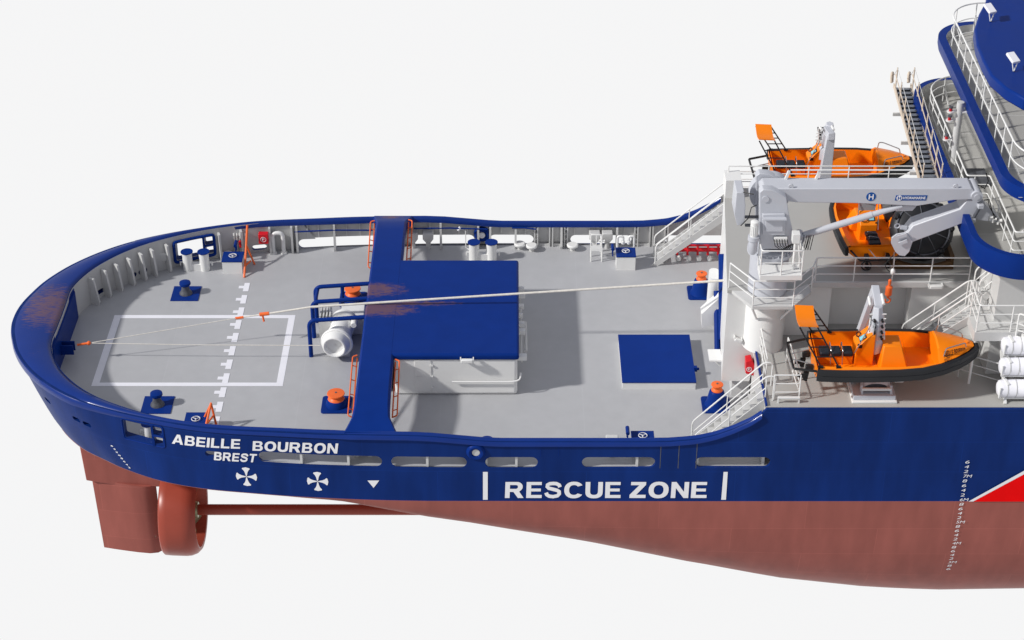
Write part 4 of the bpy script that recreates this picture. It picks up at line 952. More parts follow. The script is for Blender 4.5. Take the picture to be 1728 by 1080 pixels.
# ================================================================== rescue boats
def boat(name,label,cat,group):
    t=thing(name,label,cat,(0,0,0),group)
    XS=[-2.75,-2.6,-2.0,-1,0,.8,1.5,2.1,2.5,2.78];WS=[1.15,1.2,1.24,1.26,1.25,1.18,.98,.68,.38,.08];ZG=[.72,.72,.72,.73,.75,.78,.83,.88,.92,.95];ZK=[.05,.03,0,0,0,.02,.1,.25,.42,.6]
    b=MB()
    for x,w,g_,k in zip(XS,WS,ZG,ZK): b.v+=[(x,-w,g_),(x,-w*.93,(g_+k)/2),(x,-w*.75,k+.16),(x,0,k),(x,w*.75,k+.16),(x,w*.93,(g_+k)/2),(x,w,g_)]
    for i in range(len(XS)-1):
        for j in range(6):A=i*7+j;b.f.append((A,A+1,A+8,A+7));b.mi.append(0)
    b.f.append(tuple(range(7)));b.mi.append(0);b.f.append(tuple(range((len(XS)-1)*7,len(XS)*7)));b.mi.append(0)
    b.build('hull',M['boat'],t)
    # inner well
    b=MB();xi=[-2.68,-2.0,-1,0,.8,1.42];wi=[1.05,1.1,1.12,1.11,1.04,.9]
    for x,w in zip(xi,wi):
        g_=.74+.03*max(0,x); b.v+=[(x,-w-.12,g_-.02),(x,-w,g_+.03),(x,-w+.1,.28),(x,w-.1,.28),(x,w,g_+.03),(x,w+.12,g_-.02)]
    for i in range(len(xi)-1):
        for j in range(5):A=i*6+j;b.f.append((A,A+6,A+7,A+1));b.mi.append(0)
    b.f.append((1,2,3,4));b.mi.append(0);A=30;b.f.append((A+1,A+4,A+3,A+2));b.mi.append(0)
    b.build('cockpit_liner',M['boat'],t,recalc=False)
    # foredeck wedge
    b=MB();st=[(1.36,1.0,.84,.40),(1.42,1.0,.84,.44),(2.0,.72,.91,.28),(2.45,.42,.98,.10),(2.7,.14,1.0,.02)]
    for x,w,g_,hh in st: b.v+=[(x,-w,g_),(x,-w*.55,g_+hh*.75),(x,0,g_+hh),(x,w*.55,g_+hh*.75),(x,w,g_),(x,0,g_-.5 if x<2 else g_-.2)]
    for i in range(len(st)-1):
        for j in range(6):A=i*6+j;B=i*6+(j+1)%6;b.f.append((A,B,B+6,A+6));b.mi.append(0)
    b.f+=[tuple(range(6)),tuple(range(24,30))];b.mi+=[0,0]
    fd=b.build('foredeck',M['boat'],t,ang=25)
    # fender
    b=MB()
    ps=[(x,w,g_) for x,w,g_ in zip(XS,WS,ZG)];pth=[(x,-w,g_) for x,w,g_ in ps]+[(x,w,g_) for x,w,g_ in reversed(ps)]
    n=8;N=len(pth)
    for i,(x,y,z) in enumerate(pth):
        a=Vector(pth[max(0,i-1)]);c_=Vector(pth[min(N-1,i+1)]);d=(c_-a);d.z=0;d.normalize();nr=Vector((d.y,-d.x,0))
        for u,v in ((-.03,0),(.05,.02),(.14,-.03),(.135,-.17),(.115,-.19),(.13,-.21),(.10,-.42),(-.03,-.44)):b.v.append((x+nr.x*u,y+nr.y*u,z+v))
    for i in range(N-1):
        for j in range(n):A=i*n+j;B=i*n+(j+1)%n;b.f.append((A,B,B+n,A+n));b.mi.append(0)
    b.f+=[tuple(range(n)),tuple(range((N-1)*n,N*n))];b.mi+=[0,0]
    b.build('rubber_fender',M['black'],t,ang=40)
    # console
    b=MB();b.box(-1.35,-.72,-.28,.42,.28,1.02);b.ext([(-1.35,-.28,1.02),(-.72,-.28,1.02),(-.72,-.28,1.5),(-.85,-.28,1.5)],(0,.7,0));cn=b.build('console',M['boat'],t,bevel=.03)
    b=MB();b.tube([(-1.4,-.32,.8),(-.95,-.32,1.95),(-.8,.46,1.95),(-1.0,.46,1.2)],.02,6,fillet=.08);b.build('windscreen_frame',M['steel'],cn)
    b=MB();b.ext([(-.82,-.26,1.5),(-.80,-.26,1.9),(-.80,.42,1.9),(-.82,.42,1.5)],(.015,0,0));b.build('windscreen',M['glass'],cn)
    b=MB();b.bar((-1.22,-.05,1.18),(-1.0,-.05,1.36),.27,.03);s_=b.build('plotter_bezel',M['blackm'],cn)
    b=MB();b.bar((-1.21,-.05,1.205),(-1.04,-.05,1.345),.2,.03);b.build('plotter_screen',M['screen'],s_)
    b=MB();cc_=Vector((-1.22,.25,1.22));b.tube([cc_+Vector((.1*math.cos(a)*.6,.13*math.sin(a),.1*math.cos(a)*.5)) for a in [2*PI*k/16 for k in range(16)]],.018,6,closed=True);b.build('steering_wheel',M['blackm'],cn)
    b=MB();b.box(-1.3,-1.15,-.3,-.2,1.0,1.12);b.box(-1.0,-.9,.3,.4,1.25,1.3);b.build('throttle_lever',M['blackm'],cn)
    # seats
    b=MB();b.box(-2.6,-1.4,-.2,.2,.28,.62);b.build('seat_pod',M['boat'],t,bevel=.03)
    for k in range(3):
        b=MB();x=-2.55+.4*k;b.box(x,x+.34,-.24,.24,.6,.78);b.build('seat',M['seat'],t,bevel=.05)
        if k<2:
            b=MB();b.tube([(x+.37,.22,.5),(x+.37,.2,.95),(x+.37,-.2,.85),(x+.37,-.35,.35)],.017,6,fillet=.05);b.build('grab_handle',M['steel'],t)
    # lifting pod
    b=MB();vs=[(-.55,-.7,.28),(.45,-.7,.28),(.45,.7,.28),(-.55,.7,.28),(-.42,-.3,1.1),(.2,-.3,1.1),(.2,.4,1.1),(-.42,.4,1.1)]
    b.add(vs,[(3,2,1,0),(4,5,6,7),(0,1,5,4),(1,2,6,5),(2,3,7,6),(3,0,4,7)]);pod=b.build('engine_pod',M['boat'],t,bevel=.04)
    b=MB();text_on(b,'F2TC',lambda u,v:Vector((.46-.25*(.5+.34*v),-.42+.75*u,.28+.82*(.5+.34*v)))+Vector((.06,0,.03)),.01);b.build('call_sign',M['blackm'],pod)
    # arch and panel
    for s in (-1,1):
        for x in (-2.65,-2.05):
            b=MB();b.tube([(x,s*1.1,.78),(x-.75,s*.62,2.05)],.028,6);b.build('arch_leg',M['blackm'],t)
            b=MB();b.box(x-.08,x+.08,s*1.1-.06,s*1.1+.06,.74,.8);b.build('arch_foot',M['blackm'],t)
        for f in (.25,.5,.72):
            b=MB();y=s*lerp(1.1,.62,f);b.tube([(-2.65-.75*f,y,.78+1.27*f),(-2.05-.75*f,y,.78+1.27*f)],.022,6);b.build('arch_rung',M['blackm'],t)
    b=MB();K=8
    for k in range(K+1):
        y=lerp(-.66,.66,k/K);z=2.12-.16*math.sin(k/K*PI)
        b.v+=[(-3.42,y,z+.03),(-2.78,y,z),(-2.78,y,z-.04),(-3.42,y,z-.01)]
    for k in range(K):
        for j in range(4):A=k*4+j;B=k*4+(j+1)%4;b.f.append((A,B,B+4,A+4));b.mi.append(0)
    b.f+=[(0,1,2,3),(K*4,K*4+1,K*4+2,K*4+3)];b.mi+=[0,0]
    b.build('arch_panel',M['boat'],t)
    # stern guard + drives
    b=MB();b.tube([(-2.7,-1.05,.55),(-3.5,-.8,.5),(-3.55,.8,.5),(-2.7,1.05,.55)],.045,6,fillet=.05);b.build('stern_guard',M['blackm'],t)
    b=MB();b.tube([(-3.5,.1,.5),(-2.75,.3,.6)],.02,6);b.tube([(-3.5,-.2,.5),(-2.75,-.4,.4)],.02,6);b.build('guard_brace',M['steel'],t)
    for y in (-.45,.4):
        b=MB();b.box(-3.05,-2.78,y-.09,y+.09,.2,.42);b.ext([(-3.1,y-.05,.15),(-2.9,y-.05,.15),(-2.95,y-.05,-.25),(-3.1,y-.05,-.2)],(0,.1,0));b.cyl((-3.3,y,-.02),(-3.0,y,-.02),.08,n=10);b.build('stern_drive',M['blackm'],t,bevel=.03)
    # bow rails
    for s in (-1,1):
        b=MB();b.tube([(1.55,s*.75,.95),(1.6,s*.75,1.28),(1.75,s*.7,1.3),(2.35,s*.3,1.22),(2.4,s*.28,1.02)],.022,6,fillet=.06);b.build('bow_rail',M['steel'],t)
    b=MB();b.box(2.4,2.52,-.06,.06,.98,1.1);b.cyl((2.46,-.1,1.08),(2.46,.1,1.08),.03,n=8);b.build('bow_cleat',M['boat'],t)
    b=MB()
    def P(u,v):
        x=1.55+.8*u;g_=.86+.09*u;w=lerp(.98,.48,u);yy=-w*(.88-.22*v);return Vector((x,yy,g_+.04+.26*(1-u*.7)*(1-(-yy/w-.55)/.45 if -yy/w>.55 else 1)+.012))
    block_on(b,'ABEILLE BOURBON',lambda u,v:P(u,v),.2);b.build('boat_lettering',M['blackm'],fd,recalc=False)
    b=MB();text_on(b,'BREST',lambda u,v:P(u*.26,-.65+v*.5),.01);b.build('boat_lettering',M['blackm'],fd)
    return t
g='orange rescue boats aboard the tug'
B1=boat('rescue_boat','orange rescue boat with black fender, nearest the viewer, over the blue hull edge','boat',g)
B1.location=(13.1,-6.35,4.65)
copy(B1,(13.1,6.45,5.15),'orange rescue boat on the far side of the ship, seen against the pale background')
B3=copy(B1,(PZ(1452,398,6.2).x,-.1,6.55),'orange boat stowed bow-away on the crane deck under the crane boom',rz=R(93))
B3.scale=(.8,.88,.8)
for k in list(B3.children):
    if k.name.startswith('arch_'):bpy.data.objects.remove(k)
t=thing('trolley_wheel','small black spoked wheel standing behind the stern of the boat under the crane boom','wheel',PZ(1461,455,6.2))
c=PZ(1461,455,6.2)+Vector((0,0,.17));b=MB();b.lathe([(.15,-.05),(.19,-.04),(.19,.04),(.15,.05),(.15,-.05)],c,(0,-1,.2),n=24,cap=False);b.build('tyre',M['black'],t)
b=MB()
for k in range(5):a=2*PI*k/5;b.tube([c,c+Vector((.15*math.cos(a),0,.15*math.sin(a)))],.015,6)
b.sph(c,.04);b.build('spokes',M['steel'],t)
# davits
def davit(sd,label):
    t=thing('boat_davit',label,'davit',(12.6,sd*6.3,ZA),'white boat davits')
    Y=lambda y:sd*y
    def bx(x0,x1,y0,y1,z0,z1,name,m='crane',bev=.02,par=None):
        b=MB();b.box(x0,x1,min(Y(y0),Y(y1)),max(Y(y0),Y(y1)),z0,z1);return b.build(name,M[m],par or t,bevel=bev)
    bx(11.65,13.2,5.0,7.45,3.9,3.98,'base_plate','white')
    bx(11.7,13.15,6.2,7.35,3.98,4.16,'base_frame','crane')
    bx(12.12,12.88,6.4,6.98,4.16,4.42,'gap_shade_box','dgrey')  # dark box added to stand for the shade in the gap under the arch
    b=MB();n=8;pts=[(11.95,4.12),(11.95,4.55),(12.05,4.6),(12.95,4.6),(13.05,4.55),(13.05,4.12)]
    hole=[]
    b.ext([(11.95,Y(7.05),4.1),(12.1,Y(7.05),4.1)]+[(12.1+.4+.4*math.cos(a),Y(7.05),4.3+.16*math.sin(a)) for a in [PI-k*PI/n for k in range(n+1)]]+[(12.9,Y(7.05),4.1),(13.05,Y(7.05),4.1),(12.95,Y(6.85),4.62),(12.05,Y(6.85),4.62)],(0,-sd*.12,0));b.build('arch_plate',M['crane'],t)
    b=MB();b.add([(12.0,Y(6.95),4.55),(13.0,Y(6.95),4.55),(12.95,Y(6.2),4.66),(12.05,Y(6.2),4.66)],[(0,1,2,3)]);b.ext([(12.0,Y(6.95),4.52),(13.0,Y(6.95),4.52),(12.95,Y(6.2),4.62),(12.05,Y(6.2),4.62)],(0,0,.03));b.build('saddle',M['crane'],t)
    b=MB();b.cyl((12.0,Y(7.15),4.3),(13.0,Y(7.15),4.3),.06,n=12);b.build('roller',M['white'],t)
    for x in (12.0,13.0):
        b=MB();b.ext([(x-.04,Y(7.3),4.1),(x-.04,Y(6.9),4.1),(x-.04,Y(7.1),4.42)],(.08,0,0));b.build('side_bracket',M['crane'],t)
    for x in (11.7,13.3):bx(x-.12,x+.2,6.5,6.75,4.3,4.42,'chock','white');bx(x-.06,x+.1,6.3,6.5,4.16,4.75,'chock_post','crane')
    # arm rising inboard of the boat, head reaching over
    P=lambda x,y,z:Vector((x-.27-(.18 if sd>0 and z>6 else 0),Y(y),z+(.85 if sd>0 and z>5.3 else 0)))
    b=MB();b.ext([P(12.1,4.75,3.98),P(12.75,4.75,3.98),P(12.95,4.95,6.95),P(12.65,4.95,7.05)],(0,sd*.3,0));b.build('arm',M['crane'],t,bevel=.02)
    b=MB();b.bar(P(12.8,4.9,7.0),P(12.78,6.0,6.75),.28,.3);b.build('arm_head',M['crane'],t,bevel=.03)
    b=MB();b.lathe([(.12,0),(.2,.1),(.26,.35),(.27,.7),(.22,.95),(.16,1.25)],P(12.72,6.35,5.75),Vector((.0,-sd*.22,1)),n=6);hd=b.build('lifting_column',M['crane'],t,bevel=.02)
    for i in range(6):
        b=MB();z=5.95+.16*i;y=6.1+.42-.04*i;b.cyl(P(12.44,y-.1,z),P(13.0,y-.08,z+.02),.022,n=8);b.build('column_roller',M['white'],hd)
    for i in range(4):
        for x in (12.6,12.86):
            b=MB();z=6.0+.2*i;b.cyl(P(x,6.3,z),P(x,6.62-.05*i,z),.045,n=8);b.build('fixing',M['blackm'],hd)
    for x in (12.42,13.0):
        b=MB();b.cyl(P(x,6.4,5.85),P(x+(.08 if x<12.7 else -.08),6.15,6.75),.025,n=6);b.build('side_bar',M['white'],hd)
    b=MB();b.lathe([(.05,-.15),(.3,0),(.28,.4),(.2,.5)],P(12.7,6.3,5.35),n=6);b.build('hook_shroud',M['crane'],hd)
    b=MB()
    for i in range(5):b.tube([P(12.6+.05*i,5.9,6.9),P(12.45+.1*i,6.2,6.75-.1*i),P(12.6+.06*i,6.45,6.2)],.014,6)
    b.build('hose',M['blackm'],t)
    b=MB();b.cyl(P(12.95,5.4,7.05),P(12.95,5.9,6.95),.05,n=8);b.cyl(P(12.5,5.5,7.0),P(12.5,5.9,6.9),.05,n=8);b.build('cylinder',M['white'],t)
davit(-1,'white hydraulic davit holding the nearest rescue boat, its arch base at the hull edge');davit(1,'grey hydraulic davit rising over the far rescue boat')
# big black rubber body
c=Vector((14.75,-1.3,7.25));ax=Vector((0,-.8,.6))
t=thing('rubber_fender_ball','large round black rubber fender with radial straps in a brown cradle beneath the crane','fender',(c.x,c.y,6.2))
b=MB();b.lathe([(.05,-.7),(.6,-.6),(1.0,-.3),(1.14,.0),(1.12,.22),(.95,.36),(.6,.45),(.3,.48),(.02,.49)],c,ax,n=48);b.build('body',M['black'],t,ang=60)
a1=Vector((1,0,0));b1=ax.cross(a1).normalized()
def on(r,a,h):return c+a1*r*math.cos(a)+b1*r*math.sin(a)+ax*h
b=MB();b.tube([on(.22,2*PI*k/20,.5) for k in range(20)],.02,6,closed=True);b.tube([on(.95,2*PI*k/40,.38) for k in range(40)],.03,6,closed=True)
for k in range(9):
    a=2*PI*k/9+.3;b.tube([on(.22,a,.5),on(.62,a,.46),on(.96,a,.38),on(1.16,a,.1)],.017,6)
b.build('strap_net',M['dgrey'],t)
b=MB()
for k in range(7):
    a=2*PI*k/7;b.sph(on(1.02,a,.33),.13,8)
b.build('edge_pads',M['black'],t)
b=MB();b.ext([(c.x-1.1,c.y-1.0,6.2),(c.x+1.1,c.y-1.0,6.2),(c.x+1.0,c.y-1.05,6.55),(c.x+.4,c.y-1.1,6.4),(c.x-.4,c.y-1.1,6.4),(c.x-1.0,c.y-1.05,6.55)],(0,.15,0));b.box(c.x-1.1,c.x-.95,c.y-.9,c.y+.9,6.2,6.7);b.box(c.x+.95,c.x+1.1,c.y-.9,c.y+.9,6.2,6.7);b.build('cradle',M['wood'],t)
b=MB();b.lathe([(.02,-.35),(.45,-.3),(.6,0),(.45,.3),(.02,.35)],(13.95,.35,7.2),(1,0,.3),n=24);b.lathe([(.02,-.25),(.35,-.2),(.42,0),(.35,.2),(.02,.25)],(14.9,.6,7.9),(1,.3,.2),n=20);b.build('rubber_lump',M['black'],t)
# ================================================================== bridge superstructure
sp=thing('bridge_superstructure','grey and blue stepped bridge structure with curved blue-edged balconies at the right','superstructure',(18,0,3.9))
def rounded(x0,y,x1,r,n=10):
    L=[(x1,-y)]
    L+=[(x0+r-r*math.sin(R(90*k/n)),-y+r-r*math.cos(R(90*k/n))) for k in range(n+1)]
    return L+[(x,-yy) for x,yy in reversed(L)]
def storey(z,x0,y,r,rh,rt,name,fl=.06):
    b=MB();b.prism(rounded(x0+.12,y-.12,30,r),z-.12,z+.02);b.build(name+'_floor',M['deck2'],sp)
    b=MB();O=rounded(x0,y,30,r,16);I=rounded(x0+rt,y-rt,30,max(.3,r-rt),16);O2=rounded(x0-fl*.0,y+fl*.0,30,r,16);Ub=rounded(x0+fl,y-fl,30,max(.3,r-fl),16);n=len(O)
    for i in range(n):
        b.v+=[(Ub[i][0],Ub[i][1],z-.14),(O[i][0],O[i][1],z+.1),(O[i][0],O[i][1],z+rh),(I[i][0],I[i][1],z+rh),(I[i][0],I[i][1],z+.0)]
    for i in range(n-1):
        for j in range(5):A=i*5+j;B=i*5+(j+1)%5;b.f.append((A,B,B+5,A+5));b.mi.append(1 if j==3 else 0)
    b.build(name+'_edge',[M['blue'],M['grey']],sp,ang=50)
storey(ZC,15.45,6.95,1.7,.75,.22,'lower_balcony')
storey(ZE,16.1,6.98,1.7,.35,.3,'upper_balcony')
b=MB();b.box(16.6,30,-5.6,5.6,3.9,8.53);b.build('lower_wall',M['grey'],sp)
b=MB();b.box(18.2,30,-5.2,5.2,8.67,11.28);b.build('middle_wall',M['grey'],sp)
b=MB();b.box(18.6,30,-5.4,5.4,11.42,13.6);b.build('wheelhouse_wall',M['grey'],sp)
for i,y in enumerate((-3.5,-1.2,1.2,3.5)):
    b=MB();b.box(18.12,18.2,y-.35,y+.35,9.7,10.5);b.build('window',M['dgrey'],sp)
zr=14.1
rp=[(1664,0),(1652,22),(1644,48),(1648,75),(1658,100),(1672,126),(1697,148),(1728,166)]
L=[PZ(px,py,zr) for px,py in rp]
P2=[(L[0].x+.55,L[0].y+2.2)]+[(p.x,p.y) for p in L]+[(L[-1].x+1.0,L[-1].y-.5),(30,-7.0),(30,7.0),(20,7.0)]
b=MB();b.prism(P2,13.65,zr);b.build('wheelhouse_roof',M['blue'],sp,bevel=.08,seg=3)
# balcony seams
b=MB()
for k in range(7):
    b.box(16.5,18.5,-6.5+2*k,-6.47+2*k,ZE+.021,ZE+.026);b.box(16.0,18.1,-6.0+1.9*k,-5.97+1.9*k,ZC+.021,ZC+.026)
b.box(17.2,17.23,-6.9,6.9,ZE+.027,ZE+.03);b.build('plate_seams',M['grey'],sp)
def balrail(z,O,hs,label):
    t=thing('railing',label,'railing',(O[0][0],0,z),'white deck railings')
    for i,h_ in enumerate(hs):
        b=MB();b.tube([(x_,y_,z+h_) for x_,y_ in O],.03 if i==len(hs)-1 else .022,6,fillet=.1);b.build('top_rail' if i==len(hs)-1 else 'rail',M['white'],t)
    acc=0
    for i in range(len(O)-1):
        a=Vector(O[i]+(z,));c_=Vector(O[i+1]+(z,));Ln=(c_-a).length
        while acc<Ln:
            p=a.lerp(c_,acc/Ln);d=(c_-a).normalized();nr=Vector((d.y,-d.x,0))
            if (nr.x<0) : nr=-nr
            b=MB();b.cyl(p,p+Vector((0,0,hs[-1])),.024,n=6);b.bar(p+Vector((0,0,hs[-1]*.62)),p+nr*.38+Vector((0,0,.02)),.07,.03);b.build('post',M['white'],t);acc+=1.08
        acc-=Ln
upper=[p for p in rounded(16.5,6.5,22,1.5,8)]
balrail(ZE+.02,upper,(.12,.7,1.3),'tall curved white railing of the upper bridge balcony under the blue roof')
low=[(22,-5.8),(16.8,-5.8),(16.8,-1.8),(16.0,-1.8)]+[p for p in rounded(16.0,6.5,22,1.6,8) if p[1]>0]
balrail(ZC+.02,low,(.35,.7,1.05),'stepped white railing of the lower bridge balcony with the blue edge')
# roof lights
for px,py,l in ((1668,28,'white floodlight on the aft edge of the blue wheelhouse roof, upper of the two'),(1707,112,'white floodlight on the blue wheelhouse roof, lower of the two')):
    q=PZ(px+4,py+8,zr);t=thing('roof_floodlight',l,'floodlight',q,'floodlights on the wheelhouse roof')
    b=MB();b.bar(q+Vector((-.16,.25,.55)),q+Vector((.0,-.15,.38)),.3,.1);b.build('lamp_housing',M['mark'],t,bevel=.02)
    b=MB();b.tube([q+Vector((-.12,0,.4)),q+Vector((-.05,-.1,.05)),q],.02,6);b.tube([q+Vector((.1,0,.4)),q],.02,6);b.build('bracket',M['white'],t)
for px,py,l in ((1663,117,'small white box lamp behind the upper balcony railing, higher one'),(1666,127,'small white box lamp behind the upper balcony railing, lower one')):
    q=PZ(px,py,ZE+1.2);t=thing('box_lamp',l,'lamp',q);b=MB();b.box(q.x-.1,q.x+.12,q.y-.1,q.y+.1,q.z-.05,q.z+.12);b.build('lamp_housing',M['mark'],t,bevel=.02);b=MB();b.cyl((q.x,q.y,ZE),(q.x,q.y,q.z-.05),.025,n=6);b.build('post',M['white'],t)
# signal mast
my=.2;mx=PY(1619,190,my).x;m0=Vector((mx+.05,my,ZC+.02))
t=thing('signal_mast','pale upright mast tube with three red navigation lamps on the lower balcony edge','mast',m0)
z1=PY(1619,172,my).z
b=MB();b.tube([m0,(mx+.05,my,ZC+.9),(mx,my,ZC+1.5),(mx,my,z1)],.13,14,fillet=.2);b.build('mast_tube',M['grey'],t)
b=MB();q=PY(1619,187,my);b.ext([(q.x,my-.1,q.z-.05),(q.x+.5,my-.17,q.z+.02),(q.x+.5,my+.17,q.z+.02),(q.x,my+.1,q.z-.05)],(0,0,.05));b.build('crosstree',M['white'],t)
for px,py in ((1604,184),(1602,199),(1597,231)):
    b=MB();q=PY(px,py+4,my-.05);b.cyl((q.x,q.y,q.z-.02),(q.x,q.y,q.z+.02),.13,n=16);b.bar((q.x,q.y,q.z),(mx-.1,my,q.z+.02),.05);br=b.build('lamp_bracket',M['white'],t)
    b=MB();b.cyl((q.x,q.y,q.z+.02),(q.x,q.y,q.z+.14),.06,n=14);b.build('navigation_lamp',M['lamp'],br)
    b=MB();b.cyl((q.x,q.y,q.z+.14),(q.x,q.y,q.z+.2),.075,n=14);b.build('lamp_cap',M['dgrey'],br)
b=MB();q=PZ(1650,302,ZC);b.box(q.x-.35,q.x+.35,q.y-.6,q.y+.6,ZC+.02,ZC+.12);tag(b.build('dark_grating',M['dgrey']),'dark rectangular grating on the lower balcony floor behind the boom tip','grating')
# gangway
t=thing('gangway','beige-railed gangway with dark steps stowed across the ship against the blue balcony edge','gangway',(15,2.5,9))
def gz(y):return 8.85+(y+1)*.03
def gx(y,s):return 14.95+(y+1.2)*.042+s*.33
for s in (-1,1):
    X=lambda y:gx(y,s)
    b=MB();b.bar((X(-1.2),-1.2,gz(-1.2)),(X(6.9),6.9,gz(6.9)),.05,.16);b.build('side_beam',M['beige'],t)
    for k in range(7):
        y=-1.0+1.25*k;b=MB();b.cyl((X(y),y,gz(y)),(X(y),y,gz(y)+.95),.028,n=6);b.build('post',M['beige'],t)
    b=MB();b.tube([(X(-1.1),-1.1,gz(-1)+.5),(X(6.8),6.8,gz(6.8)+.5)],.022,6);b.build('mid_rail',M['beige'],t)
    b=MB();b.tube([(X(-1.1),-1.1,gz(-1)+.93),(X(6.5),6.5,gz(6.5)+.93)],.012,6);b.tube([(X(6.5),6.5,gz(6.5)+.9),(X(7),7.1,gz(6.8)+.35)],.012,6);b.build('hand_rope',M['grey'],t)
    x=X(7);b=MB();b.tube([(x-.12,6.9,gz(6.9)+.1),(x-.12,7.0,gz(6.9)+.45),(x-.05,7.15,gz(6.9)+.45),(x-.02,7.2,gz(6.9))],.05,8,fillet=.12);b.build('hook_end',M['beige'],t)
b=MB();b.bar((gx(-1.2,0),-1.2,gz(-1.2)-.06),(gx(6.8,0),6.8,gz(6.8)-.06),.58,.02);b.build('under_plate',M['tread'],t)
for k in range(22):
    b=MB();y=-1.0+.36*k;b.bar((gx(y,-1)+.03,y,gz(y)+.02),(gx(y,1)-.03,y,gz(y)+.02),.30,.04,up=(0,.3,1));b.build('tread',M['tread'],t)
for k in range(3):
    b=MB();y=.2+2.4*k;b.bar((gx(y,-1)-.25,y,gz(0)-.12),(gx(y,1),y,gz(0)-.12),.08,.12);b.build('support',M['grey'],t)
# access platform and stairs beside superstructure
t=thing('access_platform','grey landing platform with white railings right of the rescue boat bow','platform',(16.5,-5.6,6.1))
b=MB();b.box(15.8,24,-6.35,-4.6,5.75,6.1);b.build('floor',M['grey'],t)
b=MB();b.box(17.4,24,-6.85,-6.36,5.95,6.08);b.build('lower_floor',M['white'],t)
for x in (15.9,17.4,19):
    b=MB();b.cyl((x,-6.2,3.9),(x,-6.2,5.75),.05,n=8);b.build('leg',M['white'],t)
b=MB();railing(b,[(15.9,-4.7,6.1),(15.85,-6.3,6.1),(20.5,-6.3,6.1)],1.05,3,1.3);b.build('railing',M['white'],t)
b=MB();b.tube([(17.2,-6.4,5.7),(17.2,-6.4,6.9),(17.45,-6.6,6.9),(17.45,-6.6,5.7)],.03,6,fillet=.1)
for k in range(3):b.bar((17.2,-6.4,6.0+.25*k),(17.45,-6.6,6.0+.25*k),.03)
b.build('ladder_hoop',M['white'],t)
stairs('deck_stairs','grey stairs with white handrails up to the landing platform right of the rescue boat',(13.9,-4.3,3.9),(15.85,-4.9,6.1),.75,10)
stairs('deck_stairs','upper flight of stairs rising from the landing platform under the blue balcony',(16.2,-4.3,6.2),(18.2,-4.3,8.4),.7,8)
t=thing('railing','dim diagonal railing on the boat deck between rescue boat bow and life rafts','railing',(15,-5.8,3.9),'white deck railings')
b=MB();railing(b,[(14.2,-5.0,3.9),(17.0,-6.6,3.9),(17.2,-6.6,3.9)],1.0,3,1.3);b.build('rails_and_posts',M['grey'],t)
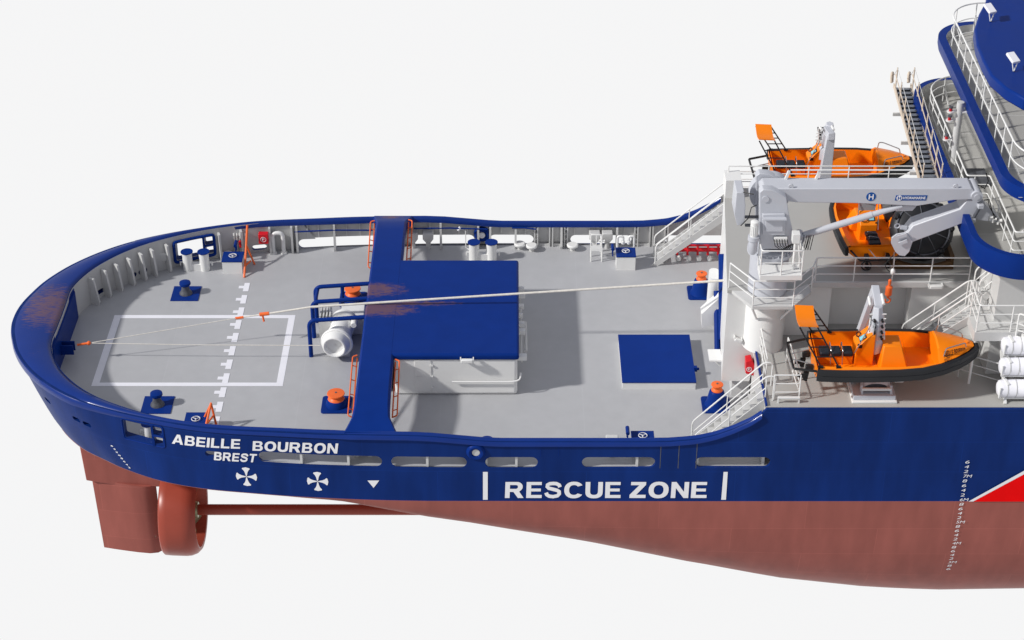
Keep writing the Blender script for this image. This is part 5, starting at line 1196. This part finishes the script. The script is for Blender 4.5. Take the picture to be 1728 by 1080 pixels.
# life rafts
rk=thing('raft_rack','white steel rack at the hull edge carrying the life rafts','rack',(17.5,-7,3.9))
b=MB();b.bar((16.9,-7.45,3.9),(16.85,-5.4,6.0),.09);b.build('sloping_leg',M['white'],rk);b=MB();b.bar((18.2,-7.45,3.9),(18.2,-5.4,6.0),.09);b.build('sloping_leg',M['white'],rk)
b=MB();b.cyl((16.9,-7.3,4.05),(18.2,-7.3,4.05),.05,n=10);b.build('cross_tube',M['white'],rk)
names=['lowest','middle','uppest']
for i,(px,py,l) in enumerate(((1682,655,'white life raft canister lowest in the rack, next to the hull edge'),(1686,618,'white life raft canister in the middle of the rack'),(1690,583,'white life raft canister highest in the rack'))):
    y=-7.15+.3*i;q=PY(px,py,y);t=thing('life_raft',l,'life raft',(q.x,y,q.z-.3),'white life raft canisters')
    b=MB();r=.31;b.lathe([(.05,0),(.2,.02),(.28,.08),(r,.2),(r,.95),(r+.02,.98),(r+.02,1.02),(r,1.05),(r,1.7),(.25,1.88),(.05,1.9)],(q.x,y,q.z),(1,0,0),n=32);b.build('canister',M['mark'],t)
    for k in range(4):
        b=MB();b.lathe([(r+.012,0),(r+.012,.03)],(q.x+.3+.3*k,y,q.z),(1,0,0),n=32,cap=False);b.build('strap',M['grey'],t)
    b=MB();b.tube([(q.x+.05,y-.28,q.z+.2),(q.x+.03,y-.3,q.z-.22),(q.x+.15,y-.1,q.z-.34),(q.x+1.9,y-.1,q.z-.34)],.03,6,fillet=.1);b.build('cradle_bar',M['white'],t)
    b=MB();b.bar((q.x+.25,y+.12,q.z+.33),(q.x+.33,y-.2,q.z+.27),.09,.04);b.build('release_hook',M['white'],t)
# ================================================================== camera, world, light
cam=bpy.data.cameras.new('camera');co=bpy.data.objects.new('camera',cam);COL.objects.link(co)
cam.sensor_width=36;cam.lens=36*CF/1728;cam.clip_end=2000;cam.clip_start=.5
co.location=CAM;co.rotation_euler=(PI/2-TH,0,0);bpy.context.scene.camera=co
w=bpy.data.worlds.new('World');bpy.context.scene.world=w;w.use_nodes=True;nt=w.node_tree;bg=nt.nodes['Background']
tc=nt.nodes.new('ShaderNodeTexCoord');sx=nt.nodes.new('ShaderNodeSeparateXYZ');nt.links.new(tc.outputs['Generated'],sx.inputs[0])
def mrange(sock,a,b_):
    n=nt.nodes.new('ShaderNodeMapRange');n.interpolation_type='SMOOTHSTEP';n.inputs[1].default_value=a;n.inputs[2].default_value=b_;nt.links.new(sock,n.inputs[0]);return n.outputs[0]
def mixc(f,a,b_):
    n=nt.nodes.new('ShaderNodeMix');n.data_type='RGBA';nt.links.new(f,n.inputs[0])
    for k,v in ((6,a),(7,b_)):
        if isinstance(v,tuple):n.inputs[k].default_value=v+(1,)
        else:nt.links.new(v,n.inputs[k])
    return n.outputs[2]
floor_=mixc(mrange(sx.outputs[1],-.15,.35),(.56,.56,.575),(.918,.918,.922))   # white studio floor, brighter behind the model
sky_=mixc(mrange(sx.outputs[2],.0,.7),(.50,.505,.53),(.355,.37,.425))
nt.links.new(mixc(mrange(sx.outputs[2],-.18,.06),floor_,sky_),bg.inputs[0]);bg.inputs[1].default_value=1.0
sun=bpy.data.lights.new('sun','SUN');so=bpy.data.objects.new('sun',sun);COL.objects.link(so)
sun.energy=3.5;sun.angle=R(3.2);sun.color=(1,.975,.94)
so.rotation_euler=Vector((2.3,.7,-1.7)).to_track_quat('-Z','Y').to_euler()
sc=bpy.context.scene;vs=sc.view_settings;vs.view_transform='Standard';vs.look='None';vs.exposure=0;vs.gamma=1;vs.use_curve_mapping=False
sc.cycles.max_bounces=6
